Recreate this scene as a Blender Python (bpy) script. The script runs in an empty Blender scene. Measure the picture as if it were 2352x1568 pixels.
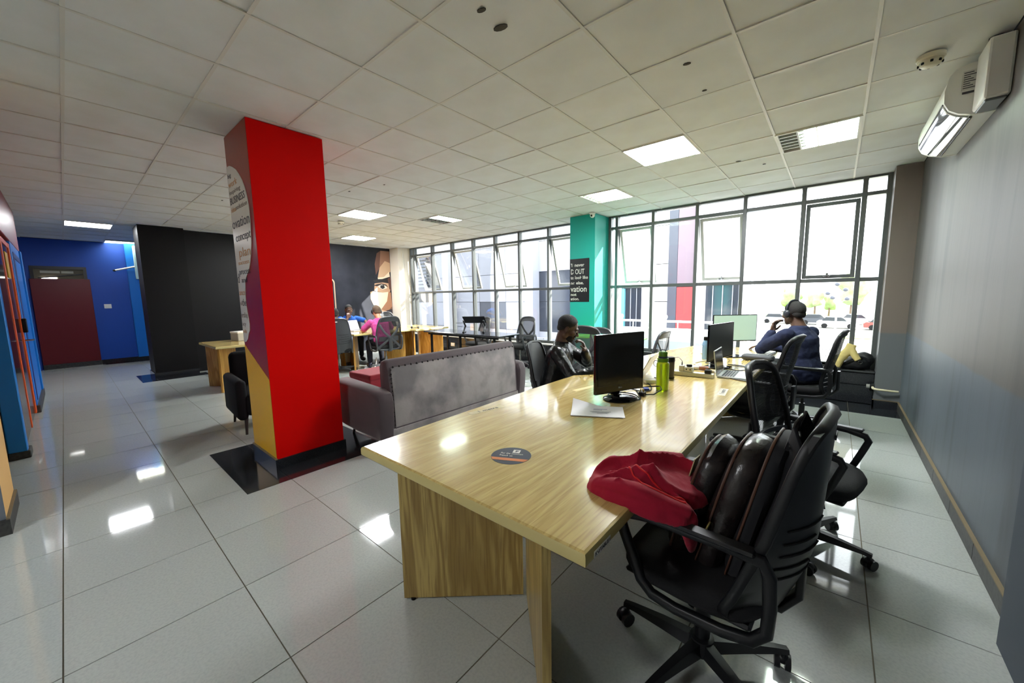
import bpy, bmesh, math, random
from mathutils import Vector, Matrix, Euler
random.seed(7)
C = bpy.context.scene.collection
PI = math.pi
HT = 2.848                       # ceiling height

# ------------------------------------------------------------------ camera, sky, sun, exposure
def setup_camera():
    f_px, yaw, pitch, roll = 870.0, .7054, .1196, -.0168
    cam = bpy.data.cameras.new('camera'); o = bpy.data.objects.new('camera', cam); C.objects.link(o)
    cam.sensor_fit = 'HORIZONTAL'; cam.sensor_width = 36.0; cam.lens = 36.0 * f_px / 2352
    cam.clip_start = .02; cam.clip_end = 400
    f = Vector((-math.sin(yaw) * math.cos(pitch), math.cos(yaw) * math.cos(pitch), -math.sin(pitch)))
    r = Vector((math.cos(yaw), math.sin(yaw), 0)); u = r.cross(f)
    r, u = r * math.cos(roll) + u * math.sin(roll), -r * math.sin(roll) + u * math.cos(roll)
    m = Matrix((r, u, -f)).transposed().to_4x4(); m.translation = Vector((0, 0, 1.443))
    o.matrix_world = m
    bpy.context.scene.camera = o
setup_camera()

sc = bpy.context.scene
w = bpy.data.worlds.new('sky'); sc.world = w; w.use_nodes = True
bg = w.node_tree.nodes['Background']; bg.inputs[0].default_value = (.93, .97, 1.0, 1); bg.inputs[1].default_value = 3.3
sl = bpy.data.lights.new('sun', 'SUN'); sl.energy = 20; sl.angle = math.radians(1.0); sl.color = (1, .95, .86)
so = bpy.data.objects.new('sun', sl); C.objects.link(so)
so.rotation_euler = Vector((-.62, -.66, -.58)).to_track_quat('-Z', 'Y').to_euler()
vs = sc.view_settings; vs.view_transform = 'Standard'; vs.look = 'None'; vs.exposure = 1.35; vs.gamma = 1; vs.use_curve_mapping = False
cy = sc.cycles
cy.max_bounces = 8; cy.diffuse_bounces = 5; cy.glossy_bounces = 4; cy.transmission_bounces = 6; cy.transparent_max_bounces = 12
cy.caustics_reflective = False; cy.caustics_refractive = False; cy.sample_clamp_indirect = 6
cy.use_denoising = True; cy.use_adaptive_sampling = True

# ------------------------------------------------------------------ materials
def lin(c):
    out = []
    for v in c[:3]:
        v = v / 255.0
        out.append(v / 12.92 if v <= .04045 else ((v + .055) / 1.055) ** 2.4)
    return (*out, 1)
MATS = {}
def mat(name, col=(128, 128, 128), rough=.5, metal=0, spec=.5, var=None, bump=None, coat=0, sheen=0, emit=None, alpha=None, trans=0, rnd=0, stretch=(1, 1, 1), ior=None):
    """var=(scale, second colour, contrast lo, hi); bump=(scale, strength); rnd: per object lightness jitter"""
    if name in MATS: return MATS[name]
    m = bpy.data.materials.new(name); m.use_nodes = True; MATS[name] = m
    nt = m.node_tree; N = nt.nodes; L = nt.links; b = N['Principled BSDF']
    b.inputs['Base Color'].default_value = lin(col); b.inputs['Roughness'].default_value = rough
    b.inputs['Metallic'].default_value = metal; b.inputs['Specular IOR Level'].default_value = spec
    if ior: b.inputs['IOR'].default_value = ior
    if coat: b.inputs['Coat Weight'].default_value = coat; b.inputs['Coat Roughness'].default_value = .05
    if sheen: b.inputs['Sheen Weight'].default_value = sheen; b.inputs['Sheen Roughness'].default_value = .4
    if trans: b.inputs['Transmission Weight'].default_value = trans
    if emit: b.inputs['Emission Color'].default_value = lin(emit[0]); b.inputs['Emission Strength'].default_value = emit[1]
    vec = None
    if var or bump:
        tc = N.new('ShaderNodeTexCoord'); mp = N.new('ShaderNodeMapping'); mp.inputs['Scale'].default_value = stretch
        L.new(tc.outputs['Object'], mp.inputs[0]); vec = mp.outputs[0]
    last = None
    if var:
        n = N.new('ShaderNodeTexNoise'); n.inputs['Scale'].default_value = var[0]; n.inputs['Detail'].default_value = 6
        L.new(vec, n.inputs['Vector'])
        r = N.new('ShaderNodeValToRGB'); r.color_ramp.elements[0].position = var[2]; r.color_ramp.elements[1].position = var[3]
        r.color_ramp.elements[0].color = lin(col); r.color_ramp.elements[1].color = lin(var[1])
        L.new(n.outputs['Fac'], r.inputs[0]); L.new(r.outputs[0], b.inputs['Base Color']); last = r.outputs[0]
    if rnd:
        oi = N.new('ShaderNodeObjectInfo'); mr = N.new('ShaderNodeMapRange'); mr.inputs[3].default_value = 1 - rnd; mr.inputs[4].default_value = 1 + rnd
        L.new(oi.outputs['Random'], mr.inputs[0])
        hv = N.new('ShaderNodeHueSaturation'); L.new(mr.outputs[0], hv.inputs['Value'])
        if last: L.new(last, hv.inputs['Color'])
        else: hv.inputs['Color'].default_value = lin(col)
        L.new(hv.outputs[0], b.inputs['Base Color'])
    if bump:
        n2 = N.new('ShaderNodeTexNoise'); n2.inputs['Scale'].default_value = bump[0]; n2.inputs['Detail'].default_value = 4
        L.new(vec, n2.inputs['Vector'])
        bp = N.new('ShaderNodeBump'); bp.inputs['Strength'].default_value = bump[1]; bp.inputs['Distance'].default_value = .01
        L.new(n2.outputs['Fac'], bp.inputs['Height']); L.new(bp.outputs[0], b.inputs['Normal'])
    if alpha is not None: b.inputs['Alpha'].default_value = alpha
    return m

def wood(name, c1, c2, c3, axis='y', rough=.22, scale=1.0, coat=.5):
    if name in MATS: return MATS[name]
    m = bpy.data.materials.new(name); m.use_nodes = True; MATS[name] = m
    nt = m.node_tree; N = nt.nodes; L = nt.links; b = N['Principled BSDF']
    tc = N.new('ShaderNodeTexCoord'); mp = N.new('ShaderNodeMapping')
    s = [4.2 * scale] * 3; s['xyz'.index(axis)] = .5 * scale; mp.inputs['Scale'].default_value = s
    L.new(tc.outputs['Object'], mp.inputs[0])
    n = N.new('ShaderNodeTexNoise'); n.inputs['Scale'].default_value = 1.0; n.inputs['Detail'].default_value = 3; n.inputs['Distortion'].default_value = .6
    L.new(mp.outputs[0], n.inputs['Vector'])
    # contour rings of the smooth field make the cathedral figure
    mu = N.new('ShaderNodeMath'); mu.operation = 'MULTIPLY'; mu.inputs[1].default_value = 22
    L.new(n.outputs['Fac'], mu.inputs[0])
    sn = N.new('ShaderNodeMath'); sn.operation = 'PINGPONG'; sn.inputs[1].default_value = 1; L.new(mu.outputs[0], sn.inputs[0])
    mp2 = N.new('ShaderNodeMapping'); s2 = [120 * scale] * 3; s2['xyz'.index(axis)] = 5 * scale; mp2.inputs['Scale'].default_value = s2
    L.new(tc.outputs['Object'], mp2.inputs[0])
    n2 = N.new('ShaderNodeTexNoise'); n2.inputs['Scale'].default_value = 1; n2.inputs['Detail'].default_value = 4; L.new(mp2.outputs[0], n2.inputs['Vector'])
    r1 = N.new('ShaderNodeValToRGB'); r1.color_ramp.elements[0].color = lin(c1); r1.color_ramp.elements[1].color = lin(c2)
    r1.color_ramp.elements[0].position = .15; r1.color_ramp.elements[1].position = .8
    L.new(sn.outputs[0], r1.inputs[0])
    r2 = N.new('ShaderNodeValToRGB'); r2.color_ramp.elements[0].position = .48; r2.color_ramp.elements[1].position = .68
    r2.color_ramp.elements[0].color = (0, 0, 0, 1); r2.color_ramp.elements[1].color = (.75, .75, .75, 1)
    L.new(n2.outputs['Fac'], r2.inputs[0])
    mx = N.new('ShaderNodeMix'); mx.data_type = 'RGBA'; mx.inputs[7].default_value = lin(c3)
    L.new(r2.outputs[0], mx.inputs[0]); L.new(r1.outputs[0], mx.inputs[6]); L.new(mx.outputs[2], b.inputs['Base Color'])
    b.inputs['Roughness'].default_value = rough
    if coat: b.inputs['Coat Weight'].default_value = coat; b.inputs['Coat Roughness'].default_value = .08
    return m

def glass(name, tint=(1, 1, 1), refl=.5):
    if name in MATS: return MATS[name]
    m = bpy.data.materials.new(name); m.use_nodes = True; MATS[name] = m
    nt = m.node_tree; N = nt.nodes; L = nt.links; N.remove(N['Principled BSDF'])
    t = N.new('ShaderNodeBsdfTransparent'); t.inputs[0].default_value = (*tint, 1)
    g = N.new('ShaderNodeBsdfGlossy'); g.inputs['Roughness'].default_value = .01
    fr = N.new('ShaderNodeFresnel'); fr.inputs[0].default_value = 1.45
    mu = N.new('ShaderNodeMath'); mu.operation = 'MULTIPLY'; mu.inputs[1].default_value = refl; L.new(fr.outputs[0], mu.inputs[0])
    mx = N.new('ShaderNodeMixShader'); L.new(mu.outputs[0], mx.inputs[0]); L.new(t.outputs[0], mx.inputs[1]); L.new(g.outputs[0], mx.inputs[2])
    L.new(mx.outputs[0], N['Material Output'].inputs[0])
    return m

def meshcloth(name, col, hole=.35, scale=260):
    """woven see-through mesh fabric: fine procedural holes"""
    if name in MATS: return MATS[name]
    m = mat(name, col, .7); nt = m.node_tree; N = nt.nodes; L = nt.links
    tc = N.new('ShaderNodeTexCoord'); wv = N.new('ShaderNodeTexWave'); wv.wave_type = 'BANDS'; wv.bands_direction = 'Z'; wv.inputs['Scale'].default_value = scale / 6.28
    L.new(tc.outputs['Object'], wv.inputs['Vector'])
    mr = N.new('ShaderNodeMapRange'); mr.inputs[1].default_value = .35; mr.inputs[2].default_value = .65; mr.inputs[3].default_value = 1 - 2 * hole; mr.inputs[4].default_value = 1
    L.new(wv.outputs['Fac'], mr.inputs[0]); L.new(mr.outputs[0], N['Principled BSDF'].inputs['Alpha'])
    return m

# ------------------------------------------------------------------ mesh helpers
class MB:
    def __init__(s): s.v = []; s.f = []; s.mi = []; s.cur = 0
    def add(s, vs, fs):
        o = len(s.v); s.v += [tuple(p) for p in vs]; s.f += [tuple(i + o for i in f) for f in fs]; s.mi += [s.cur] * len(fs); return s
    def box(s, x0, x1, y0, y1, z0, z1):
        return s.add([(x0, y0, z0), (x1, y0, z0), (x1, y1, z0), (x0, y1, z0), (x0, y0, z1), (x1, y0, z1), (x1, y1, z1), (x0, y1, z1)],
                     [(0, 3, 2, 1), (4, 5, 6, 7), (0, 1, 5, 4), (1, 2, 6, 5), (2, 3, 7, 6), (3, 0, 4, 7)])
    def hexa(s, p):      # 8 corners, bottom ring then top ring (both counter-clockwise from above)
        return s.add(p, [(0, 3, 2, 1), (4, 5, 6, 7), (0, 1, 5, 4), (1, 2, 6, 5), (2, 3, 7, 6), (3, 0, 4, 7)])
    def rbox(s, x0, x1, y0, y1, z0, z1, r=.01, seg=2, M=None):
        bm = bmesh.new(); bmesh.ops.create_cube(bm, size=1)
        for v in bm.verts: v.co = Vector(((x0 + x1) / 2 + v.co.x * (x1 - x0), (y0 + y1) / 2 + v.co.y * (y1 - y0), (z0 + z1) / 2 + v.co.z * (z1 - z0)))
        bmesh.ops.bevel(bm, geom=bm.edges[:], offset=r, segments=seg, profile=.5, affect='EDGES')
        return s.bm(bm, M)
    def bm(s, bm, M=None):
        bm.verts.index_update()
        vs = [(M @ v.co if M else v.co)[:] for v in bm.verts]; fs = [[v.index for v in f.verts] for f in bm.faces]; bm.free()
        return s.add(vs, fs)
    def tube(s, pts, r, n=8, closed=False, rect=None, up=(0, 0, 1), caps=True):
        """sweep a circle (r number or list) or a rectangle rect=(w,h) along a polyline"""
        P = [Vector(p) for p in pts]; m = len(P); rings = []; prev = None
        for i in range(m):
            if closed: t = P[(i + 1) % m] - P[i - 1]
            else: t = P[min(i + 1, m - 1)] - P[max(i - 1, 0)]
            t.normalize()
            if prev is None:
                a = Vector(up); a = a - t * a.dot(t)
                if a.length < 1e-4: a = Vector((1, 0, 0)); a = a - t * a.dot(t)
            else:
                a = prev - t * prev.dot(t)
            a.normalize(); prev = a; b = t.cross(a)
            if rect:
                w_, h_ = rect[0] / 2, rect[1] / 2; k = .35 * min(w_, h_)
                prof = [(w_, h_ - k), (w_ - k, h_), (-w_ + k, h_), (-w_, h_ - k), (-w_, -h_ + k), (-w_ + k, -h_), (w_ - k, -h_), (w_, -h_ + k)]
                rings.append([P[i] + b * x + a * y for x, y in prof])
            else:
                rr = r[i] if isinstance(r, (list, tuple)) else r
                rings.append([P[i] + (a * math.cos(q) + b * math.sin(q)) * rr for q in [2 * PI * k / n for k in range(n)]])
        return s.loft(rings, closed=closed, caps=caps)
    def loft(s, rings, closed=False, caps=True):
        n = len(rings[0]); vs = [p for r in rings for p in r]; fs = []; m = len(rings)
        for i in range(m if closed else m - 1):
            a, b = i * n, ((i + 1) % m) * n
            for k in range(n): fs.append((a + k, a + (k + 1) % n, b + (k + 1) % n, b + k))
        if caps and not closed: fs.append(tuple(range(n))[::-1]); fs.append(tuple((m - 1) * n + k for k in range(n)))
        return s.add(vs, fs)
    def lathe(s, prof, n=20, c=(0, 0, 0), M=None):
        rings = [[Vector((c[0] + r * math.cos(2 * PI * k / n), c[1] + r * math.sin(2 * PI * k / n), c[2] + z)) for k in range(n)] for r, z in prof]
        if M: rings = [[M @ p for p in r] for r in rings]
        return s.loft(rings)
    def cyl(s, a, b, r, n=12, r2=None):
        return s.tube([a, b], [r, r if r2 is None else r2], n)
    def ell(s, c, r, M=None, nu=14, nv=9):
        c = Vector(c); rings = []
        for j in range(1, nv):
            th = PI * j / nv
            rings.append([Vector((r[0] * math.sin(th) * math.cos(2 * PI * k / nu), r[1] * math.sin(th) * math.sin(2 * PI * k / nu), -r[2] * math.cos(th))) for k in range(nu)])
        vs = [Vector((0, 0, -r[2]))] + [p for q in rings for p in q] + [Vector((0, 0, r[2]))]
        fs = [(0, 1 + (k + 1) % nu, 1 + k) for k in range(nu)]
        for j in range(nv - 2):
            a, b = 1 + j * nu, 1 + (j + 1) * nu
            for k in range(nu): fs.append((a + k, a + (k + 1) % nu, b + (k + 1) % nu, b + k))
        a = 1 + (nv - 2) * nu; last = len(vs) - 1
        fs += [(a + k, a + (k + 1) % nu, last) for k in range(nu)]
        return s.add([(M @ p if M else p) + c for p in vs], fs)
    def prism(s, poly, fn, t0, t1):
        """2-D polygon; fn(u, v, t) -> point; extruded from t0 to t1"""
        n = len(poly)
        vs = [fn(u, v, t0) for u, v in poly] + [fn(u, v, t1) for u, v in poly]
        return s.add(vs, [tuple(range(n)), tuple(range(2 * n - 1, n - 1, -1))] + [(k, n + k, n + (k + 1) % n, (k + 1) % n) for k in range(n)])
    def mesh(s, name):
        me = bpy.data.meshes.new(name); me.from_pydata(s.v, [], s.f)
        if any(s.mi): me.polygons.foreach_set('material_index', s.mi)
        bm = bmesh.new(); bm.from_mesh(me); bmesh.ops.recalc_face_normals(bm, faces=bm.faces[:]); bm.to_mesh(me); bm.free()
        me.update(); return me

def obj(name, mb, m, parent=None, smooth=0, loc=None, rot=None, mods=()):
    me = mb if isinstance(mb, bpy.types.Mesh) else mb.mesh(name)
    if not me.materials:
        for q in (m if isinstance(m, (list, tuple)) else [m]): me.materials.append(q)
    if smooth:
        me.polygons.foreach_set('use_smooth', [True] * len(me.polygons))
        if smooth < 180: me.set_sharp_from_angle(angle=math.radians(smooth))
    o = bpy.data.objects.new(name, me); C.objects.link(o)
    if parent: o.parent = parent
    if loc: o.location = loc
    if rot: o.rotation_euler = rot
    return o
def tag(o, label, cat, group=None, kind=None):
    o['label'] = label; o['category'] = cat
    if group: o['group'] = group
    if kind: o['kind'] = kind
    return o
def thing(name, label, cat, loc=(0, 0, 0), rz=0, group=None):
    o = bpy.data.objects.new(name, None); C.objects.link(o); o.location = loc; o.rotation_euler = (0, 0, rz); o.empty_display_size = .1
    return tag(o, label, cat, group)
def struct(name, mb, m, parent=None, label=None, smooth=0):
    o = obj(name, mb, m, parent, smooth)
    if not parent: o['kind'] = 'structure'
    if label: o['label'] = label
    return o
def sempty(name, label=None):
    o = bpy.data.objects.new(name, None); C.objects.link(o); o['kind'] = 'structure'
    if label: o['label'] = label
    return o
def dup(root, loc, rz, label=None, group=None):
    r = root.copy(); C.objects.link(r); r.location = loc; r.rotation_euler = (0, 0, rz)
    if label: r['label'] = label
    if group: r['group'] = group
    for ch in list(root.children):
        c = ch.copy(); C.objects.link(c); c.parent = r
        for g in ch.children:
            d = g.copy(); C.objects.link(d); d.parent = c
    return r
def txt_words(body, *a, **k):
    """one lettering object per word of a line"""
    full = txt(body, *a, **k); ws = body.split(' ')
    if len(ws) < 2: return full
    cuts = []
    for i in range(1, len(ws)):
        pre = txt(' '.join(ws[:i]), a[0], a[1], None, (0, 0, 0), (0, 0, 0)); cuts.append(max(v.co.x for v in pre.data.vertices) + 1e-4); me = pre.data; bpy.data.objects.remove(pre); bpy.data.meshes.remove(me)
    cuts = [-1e9] + cuts + [1e9]
    for i in range(len(ws)):
        o = full.copy(); o.data = full.data.copy(); C.objects.link(o)
        bm = bmesh.new(); bm.from_mesh(o.data); bmesh.ops.delete(bm, geom=[v for v in bm.verts if not cuts[i] < v.co.x <= cuts[i + 1]], context='VERTS'); bm.to_mesh(o.data); bm.free()
    bpy.data.objects.remove(full)
def txt(body, size, m, parent, loc, rot, align='LEFT', width=None, name='lettering', bold=0):
    cu = bpy.data.curves.new(name, 'FONT'); cu.body = body; cu.size = size; cu.align_x = align; cu.extrude = .0006; cu.resolution_u = 3; cu.offset = bold
    cu.materials.append(m)
    tmp = bpy.data.objects.new(name, cu); C.objects.link(tmp)
    dg = bpy.context.evaluated_depsgraph_get()
    me = bpy.data.meshes.new_from_object(tmp.evaluated_get(dg)); bpy.data.objects.remove(tmp); bpy.data.curves.remove(cu)
    me.name = name
    if not me.materials: me.materials.append(m)
    o = bpy.data.objects.new(name, me); C.objects.link(o); o.parent = parent; o.location = loc; o.rotation_euler = rot
    xs = [v.co.x for v in me.vertices]
    if width and xs and max(xs) > min(xs): o.scale.x = width / (max(xs) - min(xs))
    return o
FACE_NEG_Y = (PI / 2, 0, 0)          # lettering that is read looking towards +y
FACE_POS_X = (PI / 2, 0, PI / 2)     # lettering that is read looking towards -x

# ------------------------------------------------------------------ palette
m_tile = mat('polished_porcelain', (174, 178, 174), .05, spec=.75, var=(90, (165, 170, 166), .4, .66), rnd=.02)
m_grout = mat('grout', (96, 90, 74), .8)
m_granite = mat('black_granite', (30, 32, 36), .1, var=(160, (64, 66, 70), .5, .75))
m_ceil = mat('ceiling_board', (224, 224, 221), .9, var=(3, (217, 216, 211), .4, .7), rnd=.02)
m_bar = mat('ceiling_bar', (214, 210, 200), .5)
m_dark = mat('dark_void', (14, 14, 14), .9)
m_white = mat('white_paint', (232, 229, 222), .6)
m_black = mat('black_paint', (10, 10, 12), .45, spec=.25)
m_red = mat('red_gloss_paint', (216, 2, 0), .5, spec=.1, bump=(60, .05))
m_teal = mat('teal_paint', (14, 162, 152), .5)
m_blue = mat('blue_paint', (12, 66, 160), .55)
m_bluelight = mat('light_blue_paint', (20, 110, 200), .4)
m_yellow = mat('ochre_paint', (206, 160, 22), .4)
m_frame = mat('grey_aluminium', (98, 102, 102), .35, metal=.3)
m_glass = glass('window_glass', (.97, .985, .985), .7)

def wallmat(name, up, low, split, streak):
    """two-tone paint with vertical dirt streaks (upper band above z=split)"""
    m = mat(name, up, .5, spec=.32); nt = m.node_tree; N = nt.nodes; L = nt.links; b = N['Principled BSDF']
    tc = N.new('ShaderNodeTexCoord'); sp = N.new('ShaderNodeSeparateXYZ'); L.new(tc.outputs['Object'], sp.inputs[0])
    nz = N.new('ShaderNodeTexNoise'); nz.inputs['Scale'].default_value = 3; L.new(tc.outputs['Object'], nz.inputs['Vector'])
    ad = N.new('ShaderNodeMath'); ad.operation = 'MULTIPLY_ADD'; ad.inputs[1].default_value = .03; L.new(nz.outputs['Fac'], ad.inputs[0]); L.new(sp.outputs['Z'], ad.inputs[2])
    mr = N.new('ShaderNodeMapRange'); mr.inputs[1].default_value = split - .01 + .015; mr.inputs[2].default_value = split + .01 + .015; L.new(ad.outputs[0], mr.inputs[0])
    mx = N.new('ShaderNodeMix'); mx.data_type = 'RGBA'; mx.inputs[6].default_value = lin(low); mx.inputs[7].default_value = lin(up); L.new(mr.outputs[0], mx.inputs[0])
    mp = N.new('ShaderNodeMapping'); mp.inputs['Scale'].default_value = (3, 3, .35); L.new(tc.outputs['Object'], mp.inputs[0])
    n2 = N.new('ShaderNodeTexNoise'); n2.inputs['Scale'].default_value = 1.6; n2.inputs['Detail'].default_value = 8; n2.inputs['Distortion'].default_value = .4; L.new(mp.outputs[0], n2.inputs['Vector'])
    r = N.new('ShaderNodeValToRGB'); r.color_ramp.elements[0].position = .5; r.color_ramp.elements[1].position = .74; r.color_ramp.elements[1].color = (streak, streak, streak, 1); r.color_ramp.elements[0].color = (0, 0, 0, 1)
    L.new(n2.outputs['Fac'], r.inputs[0])
    m2 = N.new('ShaderNodeMix'); m2.data_type = 'RGBA'; m2.inputs[7].default_value = lin((58, 58, 60)); L.new(r.outputs[0], m2.inputs[0]); L.new(mx.outputs[2], m2.inputs[6])
    L.new(m2.outputs[2], b.inputs['Base Color'])
    bp = N.new('ShaderNodeBump'); bp.inputs['Strength'].default_value = .25; bp.inputs['Distance'].default_value = .01; L.new(n2.outputs['Fac'], bp.inputs['Height']); L.new(bp.outputs[0], b.inputs['Normal'])
    return m
m_rwall = wallmat('grey_two_tone_paint', (92, 89, 86), (86, 93, 101), .95, .6)

# ------------------------------------------------------------------ floor
XR, YW = .66, 6.7                       # right wall plane, window plane
XL = -9.95                              # mural wall plane
YC = 1.62                               # corridor side
XE = -13.2                              # corridor end
def rects(x0, y0, d, xa, xb, ya, yb, gap):
    i0 = math.floor((xa - x0) / d); i1 = math.ceil((xb - x0) / d); j0 = math.floor((ya - y0) / d); j1 = math.ceil((yb - y0) / d)
    for i in range(i0, i1):
        for j in range(j0, j1):
            a, b = max(x0 + i * d, xa), min(x0 + (i + 1) * d, xb); c, e = max(y0 + j * d, ya), min(y0 + (j + 1) * d, yb)
            if b - a > .02 and e - c > .02: yield a + gap, b - gap, c + gap, e - gap
floor = struct('floor', MB().box(-14.2, .9, -4.2, 6.6, -.2, -.003), m_grout, label='polished light grey porcelain tile floor with black granite borders')
tile_cache = {}
def slab(name, parent, a, b, c, e, z0, z1, m, bev=.0):
    k = (name, round(b - a, 4), round(e - c, 4), round(z1 - z0, 4), m.name)
    if k not in tile_cache:
        mb = MB(); w_, h_, t = (b - a) / 2, (e - c) / 2, (z1 - z0)
        if bev:
            mb.hexa([(-w_, -h_, 0), (w_, -h_, 0), (w_, h_, 0), (-w_, h_, 0), (-w_ + bev, -h_ + bev, t), (w_ - bev, -h_ + bev, t), (w_ - bev, h_ - bev, t), (-w_ + bev, h_ - bev, t)])
        else: mb.box(-w_, w_, -h_, h_, 0, t)
        me = mb.mesh(name); me.materials.append(m); tile_cache[k] = me
    o = bpy.data.objects.new(name, tile_cache[k]); C.objects.link(o); o.parent = parent; o.location = ((a + b) / 2, (c + e) / 2, z0)
    return o
FX, FY = -1.5955, -.148
for q in rects(FX, FY, .6, XL, XR - .012, -.748, 5.95, .0016): slab('floor_tile', floor, *q, -.012, 0, m_tile, .001)
for q in rects(FX, FY, .6, XE, XL, -.748, YC - .02, .0016): slab('floor_tile', floor, *q, -.012, 0, m_tile, .001)
for q in rects(FX, FY - .06, .6, XL, XR - .012, 5.95, 6.5, .0016): slab('granite_tile', floor, *q, -.012, 0, m_granite, .001)
# the floor beyond the partition opening and behind the camera: joined
mb = MB()
for q in rects(FX, FY, .6, -12, XR - .012, -4.1, -.748, .0016): mb.box(*q, -.012, 0)
o = obj('floor_tiles_beyond', mb, m_tile, floor); o['kind'] = 'stuff'
# granite frames round the two free columns
for q in ((-4.41, -3.84, .745, 1.05), (-3.84, -3.262, .745, 1.05), (-3.56, -3.262, 1.05, 1.35), (-3.56, -3.262, 1.35, 1.93), (-4.41, -4.14, 1.05, 1.93), (-4.14, -3.56, 1.63, 1.93)):
    slab('granite_tile', floor, q[0] + .001, q[1] - .001, q[2] + .001, q[3] - .001, -.002, .002, m_granite)
for q in ((-10.4, -9.9, .78, 1.0), (-9.9, -9.4, .78, 1.0), (-9.74, -9.4, 1.0, 1.75)):
    slab('granite_tile', floor, q[0] + .001, q[1] - .001, q[2] + .001, q[3] - .001, -.002, .002, m_granite)
for q in ((-13.19, -12.95, .5, 1.0), (-13.19, -12.95, 1.0, 1.59)):
    slab('granite_tile', floor, q[0] + .001, q[1] - .001, q[2] + .001, q[3] - .001, -.002, .002, m_granite)

# ------------------------------------------------------------------ ceiling
CX, CY = -.5186, 2.5407
ceil = struct('ceiling', MB().box(-14.2, .9, -4.2, 6.75, HT + .03, HT + .2), m_dark, label='suspended ceiling of pale square boards in thin metal bars')
lights = {'A': (-1.42, 4.04), 'B': (-.22, 4.64), 'C': (-2.62, 5.24), 'J': (-2.02, -2.56), 'D': (-6.22, 3.44), 'E': (-8.62, 4.64), 'F': (-5.62, 4.64), 'G': (-10.42, .44), 'H': (-13.0, 1.04)}  # J is an added panel out of view, for foreground brightness
lightcells = [(round(x, 1), round(y, 1)) for x, y in lights.values()]
def ceil_tiles(xa, xb, ya, yb):
    for q in rects(CX, CY, .6, xa, xb, ya, yb, .004):
        cx_, cy_ = (q[0] + q[1]) / 2, (q[2] + q[3]) / 2
        if any(abs(cx_ - x) < .25 and abs(cy_ - y) < .25 for x, y in lights.values()): continue
        o = slab('ceiling_tile', ceil, *q, HT + .006 + random.random() * .004, HT + .022, m_ceil)
        o.rotation_euler = (random.uniform(-.004, .004), random.uniform(-.004, .004), 0)
ceil_tiles(XL, XR, -.4593, 6.66); ceil_tiles(XE, XL, -.4593, YC)
def bars(xa, xb, ya, yb):
    k = math.ceil((xa - CX) / .6)
    while CX + k * .6 < xb:
        obj('ceiling_bar', MB().box(CX + k * .6 - .009, CX + k * .6 + .009, ya, yb, HT + .002, HT + .012), m_bar, ceil); k += 1
    k = math.ceil((ya - CY) / .6)
    while CY + k * .6 < yb:
        obj('ceiling_bar', MB().box(xa, xb, CY + k * .6 - .009, CY + k * .6 + .009, HT + .0035, HT + .012), m_bar, ceil); k += 1
bars(XL, XR, -.4593, 6.66); bars(XE, XL, -.4593, YC)
o = obj('ceiling_boards_behind', MB().box(-14, XR, -4.1, -.4593, HT + .006, HT + .03), m_ceil, ceil)
mb = MB()
for x, y, a in ((-1.43, 1.489, .02), (-1.442, 1.643, .033), (-.795, 2.65, .018), (-.795, 3.063, .012), (-5.0, 2.6, .015), (-4.4, 2.75, .012), (-.9, 4.9, .02), (-.7, 5.2, .012), (-6.7, 1.6, .015)):
    mb.prism([(x + a * math.cos(t) * 1.25, y + a * .7 * math.sin(t + .3)) for t in [k * PI / 5 for k in range(10)]], lambda u, v, t: (u, v, t), HT + .001, HT + .0045)
obj('ceiling_stain', mb, mat('stain', (70, 64, 54), .9), ceil)

# ------------------------------------------------------------------ walls
struct('wall_right', MB().box(XR, XR + .2, -4.1, 6.9, 0, HT), m_rwall, label='grey two-tone painted wall with scuffs and streaks')
m_skirt = mat('grey_skirting', (62, 62, 60), .5, spec=.3, var=(40, (44, 44, 44), .4, .7))
m_skirtedge = mat('skirting_edge', (116, 102, 76), .7)
mb = MB().box(XR - .012, XR, 2.45, 6.3, 0, .1); o = struct('baseboard_right', mb, m_skirt, label='grey tile skirting along the grey wall')
for k in range(7): obj('skirting_tile', MB().box(XR - .0145, XR - .012, 2.46 + k * .55, 2.46 + k * .55 + .544, .001, .098), m_skirt, o)
obj('skirting_edge', MB().box(XR - .018, XR, 2.45, 6.3, .1, .108), m_skirtedge, o)
m_jamb = mat('slate_door_jamb', (62, 70, 80), .6)
struct('trim_1', MB().box(.592, XR, 2.02, 2.325, 0, HT), m_jamb, label='slate grey door jamb at the end of the grey wall')
# right corner pilaster
p = struct('wall_corner_pier', MB().box(.44, XR, 6.34, 6.9, 0, HT), wallmat('pier_two_tone_paint', (122, 112, 104), (104, 108, 110), .93, .2), label='narrow two-tone pier between the window wall and the grey wall')
obj('skirting', MB().box(.425, XR, 6.325, 6.345, 0, .1).box(.425, .441, 6.325, 6.5, 0, .1), m_granite, p)
obj('skirting_edge', MB().box(.425, XR, 6.33, 6.342, .1, .108), m_skirtedge, p)
# window side low wall + sill
sillo = struct('wall_window_sill', MB().box(-9.6, .44, 6.5, 6.9, 0, .4), m_black, label='low wall under the windows faced with black granite')
for k in range(9):
    a = -9.6 + k * 1.1155
    obj('granite_panel', MB().rbox(a + .003, a + 1.1155 - .003, 6.486, 6.502, .005, .235, .003, 1), m_granite, sillo)
    obj('granite_panel', MB().rbox(a + .003, a + 1.1155 - .003, 6.486, 6.502, .241, .395, .003, 1), m_granite, sillo)
m_sill = mat('grey_sill_stone', (60, 62, 64), .15)
obj('sill_top', MB().rbox(-3.25, .44, 6.47, 6.72, .4, .425, .006, 1), m_sill, sillo)
obj('sill_top', MB().rbox(-9.6, -3.82, 6.47, 6.72, .4, .425, .006, 1), mat('pale_sill_stone', (186, 184, 178), .3), sillo)
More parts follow.
